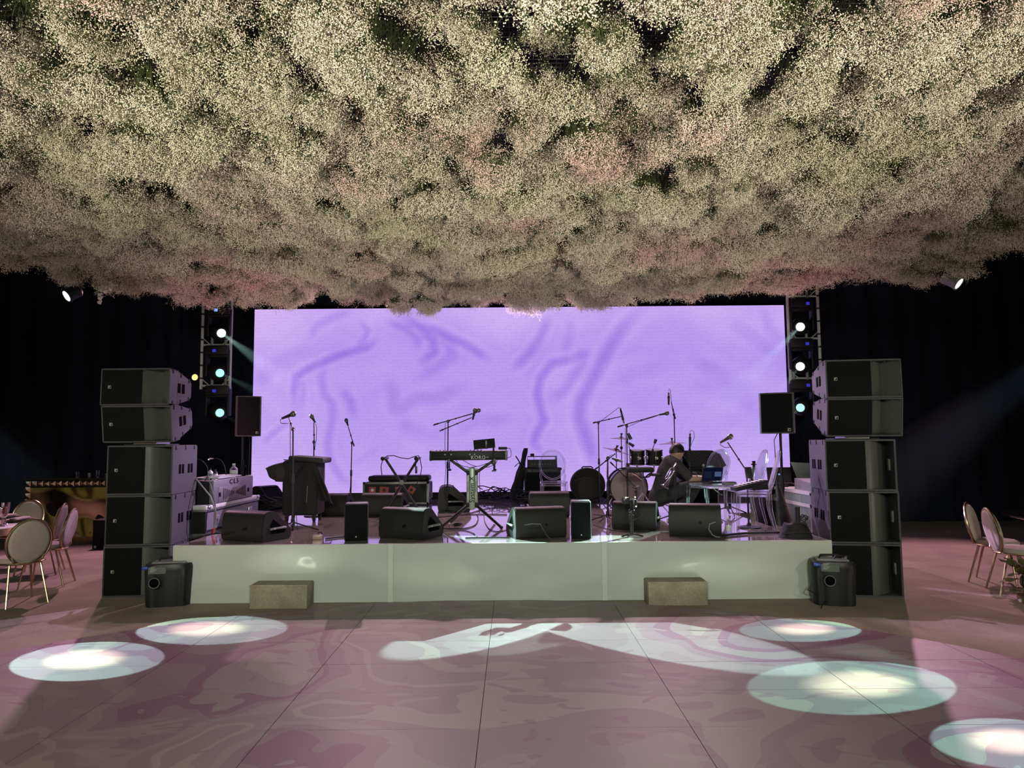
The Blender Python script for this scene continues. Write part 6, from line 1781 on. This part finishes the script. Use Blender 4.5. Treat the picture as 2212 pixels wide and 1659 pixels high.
for q in range(n):
    part('border_block', lambda: MB().prism([(0, 0, 0), (0.09, 0, 0), (0.09, 0, 0.09), (0, 0, 0.09)], (0, 0.02, 0)).add([(0, 0, 0), (0.09, 0, 0), (0.09, 0, 0.09), (0, 0, 0.09), (0.045, -0.035, 0.045)], [(0, 1, 4), (1, 2, 4), (2, 3, 4), (3, 0, 4)]), GOLD, t, 'bar_block', loc=(0.01 + q * 0.105, 0.02, 0.945), rot=(0, 0, 0))
for q in range(8):
    part('border_block', None, None, t, 'bar_block', loc=(0.01, 0.02, 0.12 + q * 0.103))
for q in range(10):
    part('stud', lambda: MB().ell((0, 0, 0), (0.014, 0.014, 0.014), 8, 6), GOLD, t, 'bar_stud', loc=(0.2 + q * bw / 10.5, 0.02, 0.16))
for q, (dx, h, m_) in enumerate(((0.75, 0.10, GLASS), (0.95, 0.07, CHR), (1.1, 0.12, GLASS), (1.25, 0.06, CHR), (1.42, 0.11, GLASS))):
    tt_ = thing('bar_glass', ('short tumbler on the gold bar', 'small chrome cup on the gold bar', 'tall tumbler on the gold bar', 'tiny chrome jigger on the gold bar', 'tumbler on the gold bar closest to the speaker stack')[q], 'glass', (b0.x + dx, b0.y + 0.25, 1.08))
    part('cup', MB().lathe([(0.028, 0.0), (0.034, h), (0.031, h), (0.026, 0.008), (0.002, 0.008)], 14), m_, tt_)
    part('base_ring', MB().lathe([(0.029, 0), (0.030, 0.008)], 14), CHR, tt_)
# ================================================================ hanging flower canopy
CZ, CRAD, CC = 4.28, 9.50, Vector((-0.33, 1.93))
def flower_mat():
    m = bpy.data.materials.new('gypsophila_blossom')
    m.use_nodes = True
    nt = m.node_tree
    b = nt.nodes['Principled BSDF']
    b.inputs['Roughness'].default_value = 0.7
    b.inputs['Specular IOR Level'].default_value = 0.2
    g = nd(nt, 'ShaderNodeNewGeometry')
    n1 = nd(nt, 'ShaderNodeTexNoise')
    n1.inputs['Scale'].default_value = 0.9
    n1.inputs['Detail'].default_value = 3
    nt.links.new(g.outputs['Position'], n1.inputs['Vector'])
    r1 = nd(nt, 'ShaderNodeValToRGB')
    e = r1.color_ramp.elements
    e[0].position, e[0].color = 0.36, (0.84, 0.81, 0.62, 1)
    e[1].position, e[1].color = 0.64, (0.88, 0.64, 0.60, 1)
    q = r1.color_ramp.elements.new(0.47)
    q.color = (0.89, 0.81, 0.69, 1)
    q = r1.color_ramp.elements.new(0.55)
    q.color = (0.90, 0.77, 0.68, 1)
    nt.links.new(n1.outputs['Fac'], r1.inputs['Fac'])
    n2 = nd(nt, 'ShaderNodeTexNoise')
    n2.inputs['Scale'].default_value = 22
    nt.links.new(g.outputs['Position'], n2.inputs['Vector'])
    mr = nd(nt, 'ShaderNodeMapRange')
    mr.inputs['From Min'].default_value = 0.3
    mr.inputs['From Max'].default_value = 0.7
    mr.inputs['To Min'].default_value = 0.75
    mr.inputs['To Max'].default_value = 1.1
    nt.links.new(n2.outputs['Fac'], mr.inputs['Value'])
    mu = nd(nt, 'ShaderNodeVectorMath', operation='MULTIPLY')
    nt.links.new(r1.outputs['Color'], mu.inputs[0])
    nt.links.new(mr.outputs['Result'], mu.inputs[1])
    nt.links.new(mu.outputs[0], b.inputs['Base Color'])
    return m
FLOW = flower_mat()
STEMM = mat('gypsophila_stem', (0.075, 0.105, 0.032), 0.6, var=0.4, scale=6)
_OV = np.array([(1, 0, 0), (-1, 0, 0), (0, 1, 0), (0, -1, 0), (0, 0, .8), (0, 0, -.8)])
_OF = np.array([(0, 2, 4), (2, 1, 4), (1, 3, 4), (3, 0, 4), (2, 0, 5), (1, 2, 5), (3, 1, 5), (0, 3, 5)])
_SF = np.array([(0, 1, 4), (0, 4, 3), (1, 2, 5), (1, 5, 4), (2, 0, 3), (2, 3, 5)])
def bunch(seed, bare):
    """one hanging bunch, about 0.3 m across: stalks from a point in the net, side twigs, and blossoms at the twig ends"""
    r = np.random.default_rng(seed)
    V, F, M = [], [], []
    base = 0
    heads, sticks = [], []
    ns, br = 19, 0.155
    for q in range(ns):
        rr = br * math.sqrt((q + .5) / ns)
        a = q * 2.39996 + r.uniform(-.4, .4)
        dome = 0.17 * math.sqrt(max(0, 1 - (rr / (br * 1.08)) ** 2))
        o = np.array([rr * math.cos(a), rr * math.sin(a), -dome + r.uniform(-.02, .02)])
        nb = (0 if bare > .98 else 1 if r.random() < .8 else 3) if r.random() < bare else 5
        sc = r.uniform(.8, 1.2)
        tilt = np.array([math.cos(a), math.sin(a), 0]) * r.uniform(.2, .7) * rr / br
        for _i in range(9):
            b_ = r.uniform(0, 6.28)
            rad = r.uniform(.01, .085)
            dirv = np.array([rad * math.cos(b_), rad * math.sin(b_), -r.uniform(.17, .24)]) * sc + tilt * .12
            root = o + np.array([r.uniform(-.02, .02), r.uniform(-.02, .02), .05])
            if _i % 2 == 0: sticks.append((root, root + dirv, .0015))
            for _k in range(4):
                p0 = root + dirv * r.uniform(.5, .95)
                d = r.normal(size=3) + np.array([0, 0, -.6])
                d /= np.linalg.norm(d)
                e = p0 + d * r.uniform(.02, .05)
                sticks.append((p0, e, .0009))
                for _b in range(nb):
                    heads.append((e + r.normal(size=3) * .014, r.uniform(.0034, .0060)))
    for c, rad in heads:
        ax = np.array(Euler(tuple(r.uniform(0, 3, 3))).to_matrix())
        V.append(c + (_OV * rad) @ ax.T); F.append(_OF + base); M += [0] * 8; base += 6
    for a_, b_, rad in sticks:
        x, y, _ = frame_of(b_ - a_)
        ring = np.array([tuple(x * math.cos(k_ * 2.094) + y * math.sin(k_ * 2.094)) for k_ in range(3)])
        V.append(np.concatenate([a_ + ring * rad, b_ + ring * rad * .7])); F.append(_SF + base); M += [1] * 6; base += 6
    V, F = np.concatenate(V), np.concatenate(F)
    me = bpy.data.meshes.new('blossom_bunch')
    me.vertices.add(len(V)); me.vertices.foreach_set('co', V.astype(np.float32).ravel())
    me.loops.add(F.size); me.loops.foreach_set('vertex_index', F.astype(np.int32).ravel())
    me.polygons.add(len(F)); me.polygons.foreach_set('loop_start', np.arange(0, F.size, 3, dtype=np.int32))
    me.materials.append(FLOW)
    me.materials.append(STEMM)
    me.polygons.foreach_set('material_index', np.array(M, dtype=np.int32))
    me.update(calc_edges=True)
    return bpy.data.objects.new('blossom_bunch', me)
NB = [.05, .05, .1, .2, .3, .45, .65, .85, 1.0]
sprigs = [bunch(s_, b_) for s_, b_ in enumerate(NB)]
rng = np.random.default_rng(11)
gaps = [(G(px, py, 3.95), r) for px, py, r in ((1062, 60, .15), (1060, 95, .13), (1160, 20, .16), (1168, 85, .17), (1175, 175, .10), (1385, 20, .14), (1395, 130, .20), (1300, 165, .10), (1175, 310, .12), (1480, 340, .12), (250, 45, .20), (95, 120, .14), (235, 215, .15),
                                               (1040, 150, .09), (1180, 240, .10), (1440, 70, .08), (310, 120, .07), (1820, 110, .12), (430, 230, .10), (950, 400, .10), (1720, 20, .10), (2040, 60, .10), (640, 90, .08), (1620, 210, .10), (800, 160, .08), (850, 30, .10))]
pts, scl, rot, pick = [], [], [], []
step = 0.278
yy = 0.8
row = 0
while yy < 11.9:
    half = 0.80 * yy + 2.0
    xx = -half + (row % 2) * step * .5
    row += 1
    while xx < half:
        bx0 = xx + rng.uniform(-.10, .10)
        by0 = yy + rng.uniform(-.09, .09)
        xx += step
        wob = 0.10 * mnoise.noise(Vector((bx0 * 2.2, by0 * 2.2, 5.0)))
        dist = math.hypot(bx0 - CC.x, by0 - CC.y)
        if dist > CRAD + wob: continue
        n1_ = mnoise.noise(Vector((bx0 * 0.9, by0 * 0.9, 0.3)))
        n2_ = mnoise.noise(Vector((bx0 * 2.7, by0 * 2.7, 4.3)))
        if n1_ * .5 + n2_ < -0.56: continue                       # thin places between the bunches
        if any((bx0 - gc.x) ** 2 + (by0 - gc.y) ** 2 < (gr * .62 + .06) ** 2 for gc, gr in gaps): continue
        bare = min(.95, max(0.0, 0.34 - 1.0 * n2_ + rng.uniform(-.25, .25)))
        drop = 0.09 + rng.uniform(-0.05, 0.13) + 0.08 * n1_ + 0.13 * n2_ - 0.11 * bare
        drop += 0.07 * max(0, 1 - (CRAD - dist) / 0.6)
        k_ = min(range(8), key=lambda q: abs(NB[q] - bare) + rng.uniform(0, .15))
        s_ = rng.uniform(0.74, 1.10) - 0.10 * bare
        pts.append((bx0, by0, CZ - 0.02 - max(-.02, drop))); scl.append(s_); pick.append(k_)
        rot.append((rng.uniform(-.25, .25), rng.uniform(-.25, .25), rng.uniform(0, 6.28)))
    yy += step * .86
# a thin second layer of leafy stalks close under the net
yy = 0.9
while yy < 11.2:
    xx = -(0.80 * yy + 1.9)
    while xx < 0.80 * yy + 1.9:
        bx0, by0 = xx + rng.uniform(-.12, .12), yy + rng.uniform(-.12, .12)
        xx += 0.44
        if math.hypot(bx0 - CC.x, by0 - CC.y) > CRAD - .15 or any((bx0 - gc.x) ** 2 + (by0 - gc.y) ** 2 < (gr * .8 + .08) ** 2 for gc, gr in gaps): continue
        pts.append((bx0, by0, CZ + 0.06)); scl.append(rng.uniform(.8, 1.1)); pick.append(8); rot.append((rng.uniform(-.3, .3), rng.uniform(-.3, .3), rng.uniform(0, 6.28)))
    yy += 0.40
me = bpy.data.meshes.new('flower_canopy')
me.from_pydata([(p_[0], p_[1] - CC.y, p_[2] - CZ) for p_ in pts], [], [])
for nm, tp, dat in (('scl', 'FLOAT', scl), ('rot', 'FLOAT_VECTOR', rot), ('pick', 'INT', pick)):
    at_ = me.attributes.new(nm, tp, 'POINT')
    at_.data.foreach_set('vector' if tp == 'FLOAT_VECTOR' else 'value', np.array(dat, dtype=np.int32 if tp == 'INT' else np.float32).ravel())
canopy = bpy.data.objects.new('flower_canopy', me)
COL.objects.link(canopy)
canopy.location = (0, CC.y, CZ)
props(canopy, 'huge hanging canopy of cream and blush baby\'s breath flowers over the dance floor', 'flowers', None, 'stuff')
ng = bpy.data.node_groups.new('hang_sprigs', 'GeometryNodeTree')
ng.interface.new_socket('Geometry', in_out='INPUT', socket_type='NodeSocketGeometry')
ng.interface.new_socket('Geometry', in_out='OUTPUT', socket_type='NodeSocketGeometry')
gi, go = nd(ng, 'NodeGroupInput'), nd(ng, 'NodeGroupOutput')
jn = nd(ng, 'GeometryNodeJoinGeometry')
for s_ in reversed(sprigs):
    oi = nd(ng, 'GeometryNodeObjectInfo')
    oi.inputs['Object'].default_value = s_
    gti = nd(ng, 'GeometryNodeGeometryToInstance')
    ng.links.new(oi.outputs['Geometry'], gti.inputs[0])
    ng.links.new(gti.outputs[0], jn.inputs[0])
iop = nd(ng, 'GeometryNodeInstanceOnPoints')
def attr(nm, tp):
    a = nd(ng, 'GeometryNodeInputNamedAttribute', data_type=tp)
    a.inputs['Name'].default_value = nm
    return a.outputs[0]
e2r = nd(ng, 'FunctionNodeEulerToRotation')
ng.links.new(attr('rot', 'FLOAT_VECTOR'), e2r.inputs[0])
ng.links.new(gi.outputs[0], iop.inputs['Points'])
ng.links.new(jn.outputs[0], iop.inputs['Instance'])
iop.inputs['Pick Instance'].default_value = True
ng.links.new(attr('pick', 'INT'), iop.inputs['Instance Index'])
ng.links.new(e2r.outputs[0], iop.inputs['Rotation'])
ng.links.new(attr('scl', 'FLOAT'), iop.inputs['Scale'])
ng.links.new(iop.outputs[0], go.inputs[0])
md = canopy.modifiers.new('sprigs', 'NODES')
md.node_group = ng
print('canopy sprigs', len(pts))
# wire net that carries the flowers
WIREM = mat('galvanised_wire', (0.40, 0.40, 0.38), 0.4, 0.5)
wm = MB()
def wire(a, b, r=0.0011):
    a, b = Vector(a), Vector(b)
    x, y, _ = frame_of(b - a)
    wm.add([p_ + (x * math.cos(k_ * 2.094) + y * math.sin(k_ * 2.094)) * r for p_ in (a, b) for k_ in range(3)], [(0, 1, 4, 3), (1, 2, 5, 4), (2, 0, 3, 5)])
for q in range(-124, 125):
    u = q * 0.055
    c_ = u - CC.x
    if abs(c_) < 7.6:
        L_ = math.sqrt(max(0, CRAD ** 2 - c_ ** 2)) - 0.1
        wire((u, max(-0.6, -L_), 0.0), (u, L_, 0.0))
for q in range(0, 210):
    v = 1.0 + q * 0.055
    c_ = v - CC.y
    if abs(c_) < CRAD - .2:
        L_ = min(9.0, math.sqrt(CRAD ** 2 - c_ ** 2) - 0.1)
        wire((CC.x - L_, c_, 0.003), (CC.x + L_, c_, 0.003))
part('wire_net', wm.mesh('wire_net', WIREM), None, canopy, kind='stuff')
a_, b_ = D(262, 8, 4.6), D(310, 48, 4.75)
a_.z = b_.z = CZ - 0.40
solo('support_cord', MB().tube([a_ + Vector((-.1, .02, .40)), a_, b_, b_ + Vector((.1, .02, .40))], 0.0035, 6), WHT, 'short white cord stretched beneath the flowers at the upper left', 'cord')
# a spray of larger white blooms hanging out of the rim
WPET = mat('white_petals', (0.72, 0.64, 0.60), 0.7)
t0_ = D(222, 612, 9.35)
solo_len = CZ - t0_.z
t = thing('hanging_bloom_spray', 'spray of larger white blooms dangling from the canopy rim at the left', 'flowers', t0_)
part('stem', MB().tube([(0, 0, solo_len), (0.0, 0, -0.05), (-0.02, 0, -0.17), (-0.03, 0, -0.24)], 0.004, 5), STEMM, t)
bl = MB()
r9 = random.Random(9)
for q in range(9):
    a = q * 2.4
    bl.ell((0.020 * math.cos(a) * (1 - q / 12), 0.020 * math.sin(a) * (1 - q / 12), -0.004 * q + .01), (0.016, 0.016, 0.012), 8, 6)
blm = bl.mesh('bloom', WPET, 2.0)
for (x_, z_) in ((0.0, -0.02), (0.05, -0.05), (-0.01, -0.09), (0.045, -0.11), (0.1, -0.07), (0.12, -0.02), (-0.03, -0.15), (-0.02, -0.20), (0.02, 0.04), (0.085, 0.02), (-0.04, -0.25)):
    part('bloom', blm, None, t, loc=(x_, 0.02 * math.sin(x_ * 90), z_))
# ================================================================ pools of light on the dance floor
def pool(px, py, wpx, src, col, power, hot=2.6, name='profile_spot'):
    g_ = G(px, py)
    d = (g_ - Vector(src)).length
    inc = Vector((g_.x - src[0], g_.y - src[1], 0))
    e = d / src[2]
    h = inc.normalized()
    ext = math.sqrt((e * h.x) ** 2 + h.y ** 2)
    r_ = wpx * g_.y / FPX / 2 / ext
    a = 2 * math.degrees(math.atan(r_ / d))
    spot(name, src, g_, col, power, a, 0.05, 0.010)
    spot(name + '_core', src, g_, (0.90, 1.0, 0.62), power * hot, a * 0.62, 1.0, 0.010)
AQ = (0.42, 1.0, 0.80)
AQ2 = (0.60, 1.0, 0.92)
pool(447, 1361, 322, (-6.0, 7.3, 3.35), AQ2, 2100)
pool(183, 1427, 328, (-6.1, 7.0, 3.35), AQ2, 2100)
pool(1855, 1481, 452, (6.0, 6.2, 3.35), AQ, 2100)
pool(2180, 1606, 330, (6.0, 5.3, 3.35), AQ, 2400)
pool(1735, 1362, 264, (6.1, 7.3, 3.35), AQ, 2400)

# small spots added at floor level to imitate reflected glints on the fascia
for (px, py), (tx, ty), pw, an in (((470, 1365), (645, 1213), 16, 60), ((1010, 1372), (930, 1246), 12, 50), ((1330, 1365), (1485, 1247), 12, 50), ((1680, 1372), (1570, 1236), 14, 50)):
    a_ = G(px, py, 0.03)
    b_ = D(tx, ty, YF - 0.03)
    o_ = spot('added_glint_spot', a_, b_, (0.92, 1.0, 0.78), pw, an, 1.0, 0.09)
    o_.scale = (1.0, 0.28, 1.0)

# ================================================================ haze caught in the beams
HAZE = bpy.data.materials.new('thin_haze')
HAZE.use_nodes = True
_n = HAZE.node_tree
_n.nodes.clear()
_vs = nd(_n, 'ShaderNodeVolumeScatter')
_vs.inputs['Color'].default_value = (0.9, 0.95, 1, 1)
_vs.inputs['Density'].default_value = 0.05
_vs.inputs['Anisotropy'].default_value = 0.0
_mo = nd(_n, 'ShaderNodeOutputMaterial')
_n.links.new(_vs.outputs[0], _mo.inputs['Volume'])
HAZE2 = HAZE.copy()
HAZE2.name = 'thinner_haze'
HAZE2.node_tree.nodes['Volume Scatter'].inputs['Density'].default_value = 0.0035
def haze_beam(src, tgt, length, half_deg, r0, label, hm=None):
    src, tgt = Vector(src), Vector(tgt)
    d = (tgt - src).normalized()
    m_ = MB().cyl(src, src + d * length, r0, r0 + length * math.tan(R(half_deg)), n=20)
    solo('beam_haze', m_, hm or HAZE, label, 'haze', None, 'stuff')
for nm_, lab_ in BEAMS:
    haze_beam(nm_[0] + (nm_[1] - nm_[0]).normalized() * 0.05, nm_[1], nm_[3], nm_[2], 0.05, lab_, HAZE2)
_s, _t = Vector((9.6, 10.6, 3.9)), Vector((5.9, 12.9, 0.2))
spot('far_beam', _s, _t, (0.45, 0.75, 1.0), 260, 14, 0.6, 0.05)
haze_beam(_s, _t, 5.4, 7.2, 0.1, 'faint bluish shaft of light falling across the right hand drape')
_s, _t = Vector((-9.4, 10.4, 3.6)), Vector((-8.3, 12.9, 0.3))
spot('far_beam', _s, _t, (0.5, 0.7, 1.0), 200, 18, 0.6, 0.05)
haze_beam(_s, _t, 4.1, 9.2, 0.1, 'faint bluish glow of haze before the left drape')
